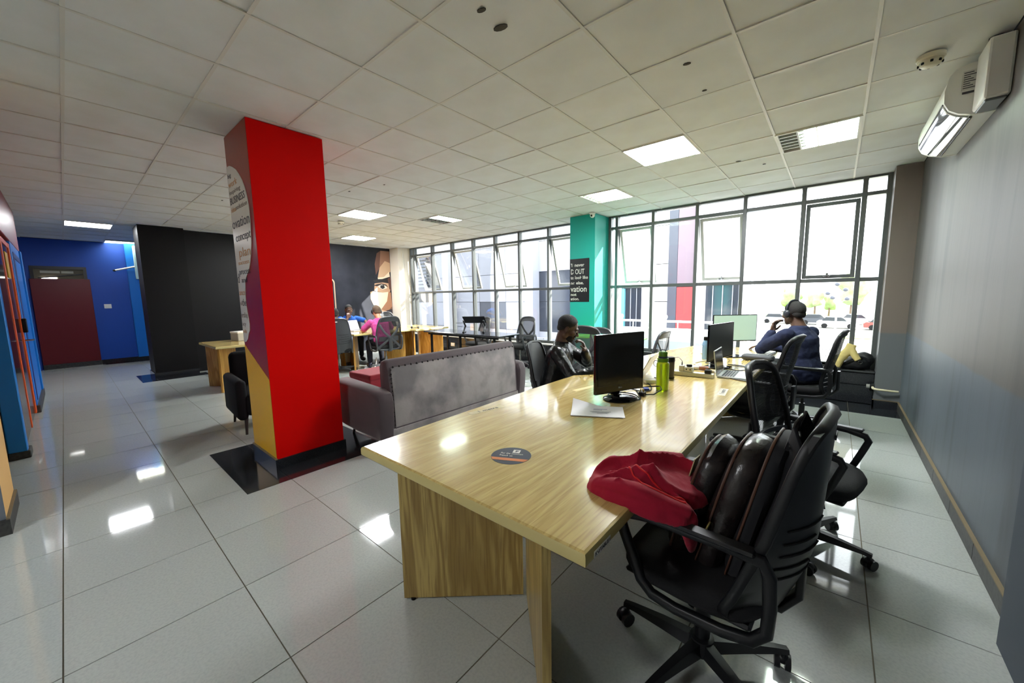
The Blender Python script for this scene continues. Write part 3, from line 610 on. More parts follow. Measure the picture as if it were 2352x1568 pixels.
def chair(label, style='mesh', frame=None, loc=(0, 0, 0), rz=0, group='office chairs', arms=True, name='office_chair', back_m=None):
    fr = frame or m_pl
    t = thing(name, label, 'chair', loc, rz, group)
    obj('hub', MB().lathe([(.02, .06), (.045, .065), (.05, .09), (.042, .125), (.03, .13)], 18), fr, t, 40)
    for k in range(5):
        a = 2 * PI * k / 5 + .35; d = Vector((math.cos(a), math.sin(a), 0)); n = Vector((-d.y, d.x, 0))
        sec = []
        for s_, w_, z0, z1 in ((.03, .026, .07, .12), (.15, .021, .078, .115), (.27, .016, .082, .103), (.315, .014, .078, .096)):
            c_ = d * s_; sec.append([c_ - n * w_ + Vector((0, 0, z0)), c_ + n * w_ + Vector((0, 0, z0)), c_ + n * w_ * .7 + Vector((0, 0, z1)), c_ - n * w_ * .7 + Vector((0, 0, z1))])
        lg = obj('base_leg', MB().loft(sec), fr, t)
        c_ = d * .3; mb = MB()
        wd = Vector((math.cos(a + 1.1), math.sin(a + 1.1), 0)); wn = Vector((-wd.y, wd.x, 0)); cc = c_ + wd * .012 + Vector((0, 0, .031))
        for s_ in (-1, 1): mb.cyl(cc + wn * .008 * s_, cc + wn * .026 * s_, .029, 14)
        mb.cyl(c_ + Vector((0, 0, .04)), c_ + Vector((0, 0, .085)), .008, 8).ell(cc + Vector((0, 0, .014)), (.024, .024, .022))
        obj('caster', mb, m_pl, lg, 40)
    obj('gas_lift', MB().cyl((0, 0, .12), (0, 0, .27), .027, 16).cyl((0, 0, .27), (0, 0, .40), .015, 12), [m_steel if fr is not m_pl else m_pl], t, 40)
    obj('mechanism', MB().rbox(-.08, .08, -.13, .1, .385, .425, .01, 1), m_pl, t)
    obj('tilt_lever', MB().tube([(.07, .02, .40), (.2, .03, .395), (.24, .03, .385)], [.006, .006, .012], 8), m_pl, t, 60)
    # seat: rounded slab with a falling front edge
    rings = []
    for z, s_ in ((.418, .86), (.425, .95), (.445, 1.0), (.475, 1.0), (.497, .95), (.505, .8), (.508, .4)):
        ring = []
        for k in range(28):
            a = 2 * PI * k / 28; c_, sn = math.cos(a), math.sin(a)
            x = .25 * math.copysign(abs(c_) ** .55, c_) * s_; y = .015 + .24 * math.copysign(abs(sn) ** .55, sn) * s_
            ring.append(Vector((x, y, z - (.02 * max(0, (y - .1) / .14) ** 2 if z > .45 else 0))))
        rings.append(ring)
    obj('seat', MB().loft(rings), m_fab, t, 50)
    obj('seat_pan', MB().rbox(-.21, .21, -.19, .22, .405, .425, .008, 1), m_pl, t)
    uv = rr_uv(40, 9 if style == 'ribbed' else 6); RIB[0] = style == 'ribbed'
    if style == 'ribbed':
        nu, nv = 13, 15; mb = MB(); V = []
        for off in (0, .016):
            for j in range(nv):
                for i in range(nu):
                    u, v = -1 + 2 * i / (nu - 1), j / (nv - 1)
                    lim = 1 - .05 * max(0, (v - .92) / .08) ** 2 - .2 * max(0, (.12 - v) / .12) ** 2
                    V.append(bp(u * lim, v, off))
        fs = []
        for j in range(nv - 1):
            for i in range(nu - 1):
                a = j * nu + i; fs.append((a, a + 1, a + nu + 1, a + nu)); b_ = a + nu * nv; fs.append((b_, b_ + nu, b_ + nu + 1, b_ + 1))
        edge = [i for i in range(nu)] + [j * nu + nu - 1 for j in range(1, nv)] + [(nv - 1) * nu + i for i in range(nu - 2, -1, -1)] + [j * nu for j in range(nv - 2, 0, -1)]
        for k in range(len(edge)): a, b_ = edge[k], edge[(k + 1) % len(edge)]; fs.append((a, a + nu * nv, b_ + nu * nv, b_))
        bk = obj('backrest', MB().add(V, fs), back_m or fr, t, 45)
        for k in range(5):
            v = .26 + k * .065
            for s_ in (-1, 1):
                a_, b_ = (.28, .82) if k % 2 else (.1, .82)
                obj('back_slot', MB().tube([bp(s_ * (a_ + (b_ - a_) * q / 5), v + .02 * (q / 5) ** 2, .0172) for q in range(6)], 0, rect=(.004, .006), up=(0, 1, 0)), m_dark, bk)
        obj('back_label', MB().rbox(-.028, .028, -.008, .008, -.002, .002, .001, 1, Matrix.Translation(bp(0, .9, .018)) @ Matrix.Rotation(PI / 2, 4, 'X')), m_white if fr is m_plg else m_plg, bk)
        obj('back_frame', MB().tube([bp(u * .985, v, .006) for u, v in uv], 0, rect=(.018, .03), up=(0, 1, 0), closed=True), fr, t, 60)
    else:
        nu, nv = 9, 13; mb = MB()
        lim = lambda v: .97
        V = [bp((-1 + 2 * i / (nu - 1)) * .95, .02 + .96 * j / (nv - 1), .004) for j in range(nv) for i in range(nu)]
        fs = [(j * nu + i, j * nu + i + 1, (j + 1) * nu + i + 1, (j + 1) * nu + i) for j in range(nv - 1) for i in range(nu - 1)]
        obj('back_mesh', MB().add(V, fs), back_m or m_cmesh, t, 180)
        obj('back_frame', MB().tube([bp(u, v, .004) for u, v in uv], 0, rect=(.028, .034), up=(0, 1, 0), closed=True), fr, t, 60)
        tb = .86 if style != 'plain' else .93
        obj('top_band', MB().loft([[bp(u, tb, .0) , bp(u, .99, .0), bp(u, .99, .014), bp(u, tb, .014)] for u in [-.86 + .172 * k for k in range(11)]]), fr, t, 50)
        br = MB()
        if style == 'plain':
            for q in range(4): obj('lumbar_slat', MB().loft([[bp(u, .1 + q * .07, -.002), bp(u, .14 + q * .07, -.002), bp(u, .14 + q * .07, .012), bp(u, .1 + q * .07, .012)] for u in [-.9 + .18 * k for k in range(11)]]), fr, t, 50)
        for s_ in (() if style == 'plain' else (-1, 1)): br.tube([bp(s_ * .95, .06, .03), bp(s_ * .5, .2, .05), bp(0, .36, .055), bp(-s_ * .5, .55, .045), bp(-s_ * .93, .8, .02)], 0, rect=(.045, .012), up=(0, 1, 0))
        if style != 'plain': obj('back_brace', br, fr, t, 50)
        if style != 'plain': obj('lumbar_pad', MB().loft([[bp(u, .26, -.012), bp(u, .4, -.012), bp(u, .4, .012), bp(u, .26, .012)] for u in [-.8 + .16 * k for k in range(11)]]), fr, t, 50)
    obj('back_upright', MB().tube([(0, -.1, .40), (0, -.24, .40), (0, -.285, .47), (0, -.285, .66)], 0, rect=(.07, .022), up=(0, 0, 1)), fr, t, 50)
    if arms:
        for s_ in (-1, 1):
            P_ = [(-.215, .69), (-.1, .695), (.12, .69), (.2, .672), (.215, .645), (.2, .60), (.165, .5), (.14, .44), (.10, .405), (.02, .395), (-.12, .405), (-.2, .425), (-.235, .47), (-.24, .56), (-.235, .65)]
            obj('armrest', MB().tube([(s_ * (.262 if .5 < z else .25), y, z) for y, z in P_], 0, rect=(.034, .026), up=(s_, 0, 0), closed=True), fr, t, 50)
            obj('arm_pad', MB().rbox(s_ * .262 - .024, s_ * .262 + .024, -.2, .19, .697, .712, .006, 1), m_pl, t)
    return t

c1 = chair('black office chair with slotted solid back in front, holding the leather backpack', 'ribbed', loc=(-.31, 1.47, 0), rz=math.radians(87))
c2 = chair('black mesh-back office chair turned away from the table, empty, beside the grey wall', 'plain', loc=(-.06, 2.62, 0), rz=math.radians(-103)); c2.scale = (.94,) * 3
c3 = dup(c2, (-.5, 3.9, 0), math.radians(82), 'black mesh-back office chair pushed under the table next to the man in navy'); c3.scale = (1, 1, 1)
c4 = dup(c3, (-.2, 4.98, 0), math.radians(86), 'black mesh-back office chair the man in navy sits on'); c4.scale = (.97,) * 3
c5 = chair('black solid-back office chair the man in the leather jacket sits on', 'ribbed', loc=(-1.96, 3.02, 0), rz=math.radians(-74), arms=False); c5.scale = (.92,) * 3
gm = chair('grey mesh-back chair at the far edge of the long table, behind the green bottle', 'mesh', m_plg, (-1.9, 5.0, -.0), math.radians(88), back_m=m_gmesh); gm.scale = (.89,) * 3
c7 = dup(gm, (-2.42, 4.5, 0), math.radians(4), 'grey mesh-back chair just behind the head of the man in the leather jacket'); c7.scale = (.97,) * 3
c8 = dup(gm, (-2.62, 5.4, 0), math.radians(-8), 'grey mesh-back chair showing just above the big black monitor'); c8.scale = (.88,) * 3
c12 = chair('black office chair with a crossed brace that the man in pink sits on', 'mesh', m_plg, (-6.93, 4.16, 0), math.radians(80), back_m=m_cmesh)
c9 = dup(c12, (-4.85, 5.95, 0), math.radians(178), 'black mesh-back office chair at the window end of the black table'); c9.scale = (.93,) * 3
c10 = dup(c12, (-6.0, 5.85, 0), math.radians(165), 'black office chair behind the black table, under the laptop stand'); c10.scale = (.9,) * 3
c11 = chair('graphite office chair with slotted back just right of the red column', 'ribbed', m_plg, (-7.36, 3.4, 0), math.radians(62))
c13 = dup(c12, (-8.62, 5.45, 0), math.radians(-80), 'black mesh-back office chair beside the white pier')

# ------------------------------------------------------------------ tables
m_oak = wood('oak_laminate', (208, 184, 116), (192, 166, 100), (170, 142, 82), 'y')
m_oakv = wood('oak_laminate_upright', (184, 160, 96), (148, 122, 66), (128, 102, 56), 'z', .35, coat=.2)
m_oake = mat('oak_edge_band', (188, 172, 112), .35)
def slab_poly(poly, z0, z1, edge=.012):
    """horizontal board with rounded-over edge; poly counter-clockwise"""
    n = len(poly); cen = Vector((sum(p[0] for p in poly) / n, sum(p[1] for p in poly) / n))
    def inset(d):
        out = []
        for i in range(n):
            a, b, c_ = Vector(poly[i - 1]), Vector(poly[i]), Vector(poly[(i + 1) % n])
            n1 = Vector((-(b - a).y, (b - a).x)).normalized(); n2 = Vector((-(c_ - b).y, (c_ - b).x)).normalized()
            nn = (n1 + n2); nn /= max(.3, nn.length_squared / 2 * 1.0) if nn.length_squared > 0 else 1
            out.append(b + nn * d)
        return out
    rings = [[Vector((*p, z)) for p in inset(d)] for d, z in ((edge * .6, z0), (0, z0 + edge * .6), (0, z1 - edge), (edge * .3, z1 - edge * .3), (edge, z1))]
    return rings
def vpanel(name, parent, a, b, z0, z1, th, m):
    a, b = Vector((*a, 0)), Vector((*b, 0)); d = (b - a).normalized(); n = Vector((-d.y, d.x, 0)) * th / 2
    o = obj(name, MB().hexa([p + Vector((0, 0, z)) for z in (z0, z1) for p in (a - n, b - n, b + n, a + n)]), m, parent)
    return o
T = thing('conference_table', 'long oak laminate conference table in front with curved far corner', 'table', (0, 0, 0))
poly = [(-1.662, .838), (-.467, .838), (-.467, 5.42), (-.8, 5.5), (-1.2, 5.47), (-1.4, 5.3), (-1.53, 4.75), (-1.64, 4.0), (-1.70, 3.1), (-1.70, 2.2)]
rings = slab_poly(poly, .705, .75)
top = obj('table_top', MB().loft(rings[-2:] + [[p + Vector((0, 0, .0)) for p in rings[-1]]][:0]), m_oak, T)
top2 = obj('edge_band', MB().loft(rings[:-1]), m_oake, T, 40)
for y0, s_ in ((.93, 1), (5.1, -1)):
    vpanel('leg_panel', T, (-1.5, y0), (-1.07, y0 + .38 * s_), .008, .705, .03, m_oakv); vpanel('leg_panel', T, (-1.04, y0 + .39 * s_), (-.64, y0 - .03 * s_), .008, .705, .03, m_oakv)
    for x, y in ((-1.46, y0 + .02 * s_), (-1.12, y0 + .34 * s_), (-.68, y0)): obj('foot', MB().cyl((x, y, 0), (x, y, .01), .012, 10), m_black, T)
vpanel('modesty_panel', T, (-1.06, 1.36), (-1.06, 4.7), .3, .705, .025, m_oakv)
tg = obj('asset_tag', MB().box(-.4668, -.4655, .885, .985, .712, .732), m_white, T); txt('KV/TABLE/1', .016, m_tinyk, tg, (-.4652, .89, .716), FACE_POS_X, width=.09)
stk = obj('round_sticker', MB().lathe([(.088, .7502), (.088, .7508)], 40, (-1.037, 1.199, 0)), mat('sticker_navy', (38, 44, 62), .35)); tag(stk, 'round navy sticker with an orange stripe on the table top', 'sticker')
ST = Matrix.Translation((-1.037, 1.199, .7508)) @ Matrix.Rotation(math.radians(26), 4, 'Z')
ch = []
for a in (-2.75, -2.5, -.64, -.39): ch.append((.088 * math.cos(a), .088 * math.sin(a)))
obj('orange_stripe', MB().prism([(-.083, -.028), (-.070, -.052), (.070, -.052), (.083, -.028)], lambda u, v, t: ST @ Vector((u, v, t)), .0001, .0005), mat('sticker_orange', (214, 122, 58), .4), stk)
obj('white_badge', MB().prism([(-.002, .03), (.03, .03), (.03, .062), (-.002, .062)], lambda u, v, t: ST @ Vector((u, v, t)), .0001, .0005), m_white, stk)
obj('badge_mark', MB().prism([(.009, .038), (.015, .038), (.015, .046), (.022, .046), (.022, .054), (.009, .054)], lambda u, v, t: ST @ Vector((u, v, t)), .0005, .0008), MATS['sticker_navy'], stk)
for body, v in (('For the common', .012), ('Reach us', -.010)):
    p_ = ST @ Vector((-.052, v, .0003)); txt(body, .02, m_white, stk, p_, (0, 0, math.radians(26)), width=.1 if 'common' in body else .058)
for nm, (x, y), (l_, w_), a, tx in (('white', (-1.59, 1.62), (.25, .05), 78, '1 metre'), ('cream', (-1.38, 2.47), (.27, .045), 78, ''), ('clear', (-.56, 2.93), (.22, .05), 95, '1 metre')):
    tp = obj('distance_tape', MB().rbox(-l_ / 2, l_ / 2, -w_ / 2, w_ / 2, 0, .0006, .0002, 1), mat('tape_' + nm, {'white': (204, 190, 146), 'cream': (224, 200, 140), 'clear': (196, 190, 172)}[nm], .4), None, 0, (x, y, .7501), (0, 0, math.radians(a)))
    tag(tp, {'white': 'worn strip of lettered white tape at the sofa side of the table', 'cream': 'plain cream tape strip on the table beside the black monitor', 'clear': 'worn pale lettered tape on the table near the turned chair'}[nm], 'tape', 'distance tapes')
    if tx: txt(tx, .04, m_tinyk, tp, (-.07, -.012, .0008), (0, 0, 0), width=.14)

def oak_desk(label, x0, x1, y0, y1, loc=(0, 0, 0), z=.75, name='oak_desk', inset=.16):
    t = thing(name, label, 'table', loc)
    rg = slab_poly([(x0, y0), (x1, y0), (x1, y1), (x0, y1)], z - .04, z)
    obj('table_top', MB().loft(rg[-2:]), m_oak, t); obj('edge_band', MB().loft(rg[:-1]), m_oake, t, 40)
    xm = (x0 + x1) / 2
    for ya, s_ in ((y0 + .06, 1), (y1 - .06, -1)):
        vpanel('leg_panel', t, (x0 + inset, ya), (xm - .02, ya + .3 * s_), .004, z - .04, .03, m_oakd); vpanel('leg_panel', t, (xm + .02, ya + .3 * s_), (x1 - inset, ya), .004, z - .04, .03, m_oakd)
    return t
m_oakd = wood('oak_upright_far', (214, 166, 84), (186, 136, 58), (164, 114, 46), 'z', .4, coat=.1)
oak_desk('oak desk where the man in pink and the man in blue sit', -8.35, -7.1, 3.6, 4.9)
oak_desk('oak desk between the white pier and the black table', -8.25, -6.95, 4.93, 5.85)
oak_desk('oak desk standing behind the red column against the black wall', -8.2, -7.1, 1.42, 2.9)
# black steel table by the far windows
t = thing('black_table', 'black table with thin steel legs behind the sofa', 'table', (0, 0, 0))
m_blktop = mat('black_table_top', (34, 36, 42), .12)
obj('table_top', MB().rbox(-6.68, -4.5, 4.92, 5.52, .705, .735, .008, 1), m_blktop, t)
for x in (-6.5, -5.6, -4.68):
    for y in (5.0, 5.44): obj('leg', MB().rbox(x - .02, x + .02, y - .02, y + .02, 0, .705, .003, 1), m_black, t)
obj('under_rail', MB().box(-6.6, -4.58, 4.99, 5.01, .66, .705).box(-6.6, -4.58, 5.43, 5.45, .66, .705), m_black, t)
t = thing('green_table', 'bright green table top beside the teal column', 'table', (0, 0, 0))
obj('table_top', MB().rbox(-3.78, -2.3, 5.7, 6.13, .70, .73, .008, 1), mat('lime_laminate', (108, 196, 70), .3), t)
for x in (-3.65, -2.4):
    for y in (5.76, 6.06): obj('leg', MB().cyl((x, y, 0), (x, y, .70), .02, 10), m_plg, t)

# ------------------------------------------------------------------ sofa (facing away from the camera side), armchair, stool
m_vel = mat('grey_velvet', (140, 131, 130), .8, sheen=.5, var=(3.2, (104, 98, 99), .42, .62), bump=(9, .35)); m_velarm = mat('mauve_velvet', (66, 54, 58), .8, sheen=.3, bump=(14, .15))
m_leg = mat('dark_wood_leg', (34, 26, 22), .4)
sf = thing('sofa', 'grey velvet sofa seen from behind with studded back', 'sofa', (0, 0, 0))
def backring(y, s_=1):
    pr = [(-3.09, .16), (-3.07, .22), (-3.085, .55), (-3.115, .80), (-3.14, .855), (-3.18, .872), (-3.225, .86), (-3.25, .82), (-3.24, .45), (-3.23, .30), (-3.24, .16)]
    return [Vector((x, y, .16 + (z - .16) * s_)) for x, z in pr]
obj('back', MB().loft([backring(1.875, .97), backring(1.885, .99), backring(1.91), backring(3.66), backring(3.685, .99), backring(3.695, .97)]), m_velarm, sf, 50)
# stretched rear cover, slightly proud and sagging in soft folds
V = []; nu, nv = 40, 14
for j in range(nv + 1):
    for i in range(nu + 1):
        u, v = i / nu, j / nv; y = 1.905 + u * 1.765; z = .235 + v * .565
        base = -3.07 - .015 * (z - .22) / .33 if z < .55 else -3.085 - .03 * (z - .55) / .25
        fold = .016 * math.exp(-((u * 1.9 - v - .1) / .08) ** 2) - .01 * math.exp(-((u * 1.9 - v - .28) / .06) ** 2) + .015 * math.exp(-((u * 1.6 - v * .9 - .75) / .06) ** 2) + .012 * math.exp(-((u * 1.5 - v * .8 - .98) / .04) ** 2) - .012 * math.exp(-((v - u * .8 - .5) / .12) ** 2) + .012 * math.exp(-((v + u * 1.5 - .75) / .05) ** 2)
        V.append((base + .004 + (.015 + fold) * (max(0, math.sin(PI * v)) * max(0, math.sin(PI * u))) ** .5, y, z))
obj('rear_cover', MB().add(V, [(j * (nu + 1) + i, j * (nu + 1) + i + 1, (j + 1) * (nu + 1) + i + 1, (j + 1) * (nu + 1) + i) for j in range(nv) for i in range(nu)]), m_vel, sf, 180)
obj('rear_welt', MB().tube([(-3.068, 1.9, .232), (-3.068, 3.68, .232)], .007, 8), m_velarm, sf, 60)
m_stud = mat('nailhead', (46, 42, 42), .35, metal=.8)
for k in range(27): obj('nailhead', MB().ell((-3.108, 1.93 + k * .0665, .803), (.006, .011, .011), None, 8, 5), m_stud, sf, 180)
for k in range(14): obj('nailhead', MB().ell((-3.075 - .002 * k, 1.9, .26 + k * .04), (.006, .009, .009), None, 8, 5), m_stud, sf, 180)
obj('base', MB().rbox(-3.86, -3.09, 1.86, 3.71, .15, .34, .03, 2), m_vel, sf)
obj('rear_valance', MB().rbox(-3.10, -3.062, 1.86, 3.71, .14, .23, .012, 2), m_vel, sf)
for y in (1.92, 2.82): obj('seat_cushion', MB().rbox(-3.88, -3.26, y, y + .85, .32, .45, .04, 3), m_vel, sf, 50)
for y0, s_ in ((1.885, -1), (3.695, 1)):
    rg = []
    for y, k in ((0, .94), (.02, 1), (.1, 1.0), (.145, .97), (.165, .86)):
        pr = [(-3.06, .15), (-3.04, .30), (-3.03, .50), (-3.06, .575), (-3.14, .60), (-3.6, .615), (-3.88, .625), (-3.94, .60), (-3.965, .52), (-3.94, .38), (-3.86, .22), (-3.8, .17), (-3.5, .15)]
        rg.append([Vector((-3.5 + (x + 3.5) * k, y0 + s_ * y, .38 + (z - .38) * k)) for x, z in pr])
    obj('arm', MB().loft(rg), m_velarm, sf, 50)
for x, y, dx in ((-3.8, 1.9, -.1), (-3.8, 3.7, -.1), (-3.2, 1.95, .04), (-3.2, 3.65, .04)): obj('leg', MB().tube([(x, y, .18), (x + dx, y, 0)], [.022, .012], 10), m_leg, sf, 40)

ar = thing('armchair', 'black upholstered armchair half hidden behind the red column', 'armchair', (-5.05, 1.5, 0), math.radians(-4))
m_blkfab = mat('black_upholstery', (8, 8, 12), .8, spec=.2)
obj('seat', MB().rbox(-.36, .36, -.32, .34, .2, .44, .05, 3), m_blkfab, ar, 50)
obj('backrest', MB().rbox(-.42, -.28, -.33, .35, .2, .84, .06, 3), m_blkfab, ar, 50)
for y in (-.40, .32): obj('arm', MB().rbox(-.40, .34, y, y + .1, .16, .60, .045, 3), m_blkfab, ar, 50)
for x in (-.3, .28):
    for y in (-.32, .34): obj('leg', MB().tube([(x, y, .2), (x * 1.1, y * 1.05, 0)], [.02, .012], 10), m_leg, ar, 40)
st = thing('stool', 'red square upholstered stool between sofa and oak desk', 'stool', (-4.85, 2.78, 0), math.radians(3))
m_rv = mat('red_velvet', (128, 0, 26), .8, sheen=.1)
obj('cushion', MB().rbox(-.26, .26, -.3, .3, .36, .44, .02, 2), m_rv, st); obj('skirt', MB().rbox(-.25, .25, -.29, .29, .05, .37, .012, 2), mat('red_velvet_side', (132, 6, 30), .75), st)
for x in (-.2, .2):
    for y in (-.24, .24): obj('leg', MB().cyl((x, y, 0), (x, y, .06), .018, 10), m_leg, st)

# ------------------------------------------------------------------ soft shapes: union of closed pieces fused into one skin
def fuse(name, mb, m, parent=None, voxel=.006, smooth=4, loc=None, rot=None, wrinkle=0, wscale=12):
    me = mb.mesh(name); tmp = bpy.data.objects.new('tmp', me); C.objects.link(tmp)
    r = tmp.modifiers.new('r', 'REMESH'); r.mode = 'VOXEL'; r.voxel_size = voxel; r.use_smooth_shade = True
    if smooth: s_ = tmp.modifiers.new('s', 'SMOOTH'); s_.factor = .5; s_.iterations = smooth
    if wrinkle:
        tx = bpy.data.textures.new('w', 'CLOUDS'); tx.noise_scale = 1.0 / wscale; tx.noise_depth = 2
        d = tmp.modifiers.new('d', 'DISPLACE'); d.texture = tx; d.strength = wrinkle; d.mid_level = .5; d.texture_coords = 'LOCAL'
    me2 = bpy.data.meshes.new_from_object(tmp.evaluated_get(bpy.context.evaluated_depsgraph_get()))
    bpy.data.objects.remove(tmp); bpy.data.meshes.remove(me); me2.name = name; me2.materials.clear()
    return obj(name, me2, m, parent, 180, loc, rot)
def etube(mb, pts, rx, ry, side=(1, 0, 0), n=16):
    P_ = [Vector(p) for p in pts]; rings = []
    for i, p in enumerate(P_):
        t = (P_[min(i + 1, len(P_) - 1)] - P_[max(i - 1, 0)]).normalized(); a = Vector(side); a = (a - t * a.dot(t)).normalized(); b = t.cross(a)
        rings.append([p + a * rx[i] * math.cos(q) + b * ry[i] * math.sin(q) for q in [2 * PI * k / n for k in range(n)]])
    return mb.loft(rings)
def limb(mb, pts, rad, n=12):
    """tapered limb with round ends, resampled"""
    P_ = [Vector(p) for p in pts]; Q = []; R_ = []
    for i in range(len(P_) - 1):
        for k in range(4): f = k / 4; Q.append(P_[i].lerp(P_[i + 1], f)); R_.append(rad[i] * (1 - f) + rad[i + 1] * f)
    Q.append(P_[-1]); R_.append(rad[-1])
    mb.tube(Q, R_, n)
    for p, r in zip(P_, rad): mb.ell(p, (r, r, r), None, 12, 8)
def hand(mb, wrist, d, nrm, curl, side):
    """palm, four fingers of unequal length and a thumb; d = pointing direction, nrm = palm normal (curl direction), side = thumb side +-1"""
    d = Vector(d).normalized(); n = Vector(nrm); n = (n - d * n.dot(d)).normalized(); s_ = d.cross(n) * side; w_ = Vector(wrist)
    M = Matrix((s_, d, -n)).transposed()
    mb.ell(w_ + d * .05, (.042, .056, .018), M, 12, 8); limb(mb, [w_ - d * .02, w_ + d * .02], [.026, .027], 10)
    for k, (off, ln) in enumerate(((.03, .074), (.0105, .082), (-.0095, .077), (-.028, .06))):
        p = w_ + d * (.092 - .004 * abs(k - 1)) + s_ * off; pts = [w_ + d * .06 + s_ * off, p]; a = .12
        for j, q in enumerate((.45, .32, .26)):
            a += curl * (.55 + .15 * j); p = p + (d * math.cos(a) + n * math.sin(a)) * ln * q; pts.append(p)
        limb(mb, pts, [.0105, .0098, .0092, .0085, .0075], 8)
    a0 = w_ + d * .03 + s_ * .03; limb(mb, [a0, a0 + (s_ * .8 + d * .5 + n * .3) * .032, a0 + (s_ * .7 + d * 1.3 + n * .7) * .042], [.014, .0115, .009], 8)
def head_parts(H, mb):
    """H maps head-local (face along +y) to body space"""
    R3 = H.to_3x3()
    def e(c_, r): mb.ell(H @ Vector(c_), r, R3, 16, 11)
    e((0, -.012, .032), (.074, .094, .086)); e((0, .026, -.03), (.061, .064, .086)); e((0, .042, -.078), (.046, .046, .036)); e((0, .076, -.1), (.02, .018, .016))
    e((0, .078, .024), (.05, .018, .012)); e((0, .086, -.062), (.026, .014, .009)); e((0, .086, -.073), (.022, .013, .008))
    for s_ in (-1, 1): e((s_ * .04, .058, -.022), (.026, .03, .026)); e((s_ * .077, -.004, -.006), (.01, .02, .032)); e((s_ * .012, .1, -.034), (.011, .012, .009)); e((s_ * .054, .0, -.06), (.016, .03, .035))
    mb.tube([H @ Vector((0, .088, .016)), H @ Vector((0, .102, -.012)), H @ Vector((0, .115, -.033))], [.008, .010, .013], 10); e((0, .112, -.034), (.013, .012, .010))
def person(label, loc, rz, skin, top_m, leg_m, head, hyaw, hpitch, armL, armR, lean=0, hair=(24, 20, 18), short=False, beard=False, phones=None, cat='person', hroll=0, collar=None, hairscale=1.0, hem=True, shoes=(30, 28, 30)):
    """seated figure; body space: y forward, x to its right; arms are (elbow, wrist, hand direction, palm normal, curl)"""
    sk = mat('skin_%d_%d_%d' % skin, skin, .5, bump=(120, .05))
    head = Vector(head); nb = Vector((0, head.y * .6 - .01 + lean * .1, head.z - .14)); H = Matrix.Translation(head) @ Euler((hpitch, hroll, hyaw), 'ZYX').to_matrix().to_4x4()
    chest = Vector((0, nb.y * .55, nb.z - .13)); belly = Vector((0, nb.y * .15 - .01, .72)); pel = Vector((0, -.03, .57))
    shL = Vector((-.18, nb.y * .8 - .0, nb.z - .065)); shR = Vector((.18, nb.y * .8, nb.z - .065))
    b = MB(); head_parts(H, b)
    limb(b, [H @ Vector((0, -.018, -.07)), nb + Vector((0, -.01, -.01))], [.056, .064])
    etube(b, [pel + Vector((0, 0, -.06)), pel, belly, chest, nb + Vector((0, 0, -.04)), nb], [.13, .155, .14, .155, .13, .06], [.09, .105, .095, .1, .08, .055])
    hips = [(-.09, -.02, .55), (.09, -.02, .55)]; knees = [(-.12, .40, .52), (.12, .40, .52)]; ank = [(-.13, .36, .1), (.13, .36, .1)]
    for h_, k_, a_ in zip(hips, knees, ank): limb(b, [h_, k_, a_], [.078, .056, .036]); b.ell((a_[0], a_[1] + .06, .045), (.038, .105, .035))
    for sh_, (el, wr, d_, n_, cu_), s_ in ((shL, armL, 1), (shR, armR, -1)):
        limb(b, [sh_, el, wr], [.047, .037, .027]); hand(b, wr, d_, n_, cu_, s_)
    t = fuse('person', b, sk, None, .0055, 3, loc, (0, 0, rz)); tag(t, label, cat)
    # shirt or jacket
    g = MB()
    etube(g, [pel + Vector((0, -.005, -.03)), pel + Vector((0, 0, .04)), belly, chest, nb + Vector((0, -.005, -.06)), nb + Vector((0, -.008, -.02)), nb + Vector((0, -.008, .012))], [.17, .185, .175, .19, .182, .12, .072], [.125, .132, .125, .13, .105, .08, .066])
    for sh_, (el, wr, *_), in ((shL, armL), (shR, armR)):
        el, wr = Vector(el), Vector(wr)
        if short: limb(g, [sh_, sh_.lerp(el, .72)], [.064, .062]); limb(g, [sh_.lerp(el, .5), sh_.lerp(el, .8)], [.06, .064])
        else: limb(g, [sh_, el, el.lerp(wr, .88)], [.066, .056, .043]); limb(g, [el.lerp(wr, .84), el.lerp(wr, .95)], [.040, .038])
    if hem: etube(g, [pel + Vector((0, 0, -.05)), pel + Vector((0, 0, .02))], [.172, .172], [.128, .128])
    fuse('jacket' if top_m.name.startswith('leather') else 'shirt', g, top_m, t, .008, 3, wrinkle=.016, wscale=14)
    c_ = MB(); etube(c_, [nb + Vector((0, -.008, -.03)), nb + Vector((0, -.004, .018))], [.082, .068], [.074, .062]); fuse('collar', c_, collar or top_m, t, .006, 2)
    lg = MB()
    etube(lg, [(0, -.03, .49), (0, -.03, .6)], [.165, .165], [.12, .12])
    for h_, k_, a_ in zip(hips, knees, ank): limb(lg, [h_, k_, (a_[0], a_[1], .14)], [.092, .07, .052])
    fuse('trousers', lg, leg_m, t, .01, 3, wrinkle=.012)
    for a_ in ank: s_ = MB(); s_.ell((a_[0], a_[1] + .06, .05), (.046, .125, .05)).ell((a_[0], a_[1], .075), (.043, .05, .05)); fuse('shoe', s_, mat('shoe_%d' % shoes[0], shoes, .5), t, .008, 2)
    # hair cut along the hairline
    bm = bmesh.new(); hb = MB(); hb.ell((0, -.014, .038), (.0765 * hairscale, .0965 * hairscale, .0885 * hairscale), None, 28, 18); hb.ell((0, -.045, -.012), (.066 * hairscale, .054 * hairscale, .056), None, 24, 14); hm = hb.mesh('h'); bm.from_mesh(hm); bpy.data.meshes.remove(hm)
    for co, no in (((0, .062, .062), (0, -.62, .78)), ((0, .03, .015), (0, -.9, .43))):
        bmesh.ops.bisect_plane(bm, geom=bm.verts[:] + bm.edges[:] + bm.faces[:], plane_co=co, plane_no=no, clear_inner=True)
    for v in bm.verts: v.co = H @ v.co
    obj('hair', MB().bm(bm), mat('hair_%d' % hair[0], hair, .8, bump=(220, .6)), t, 180)
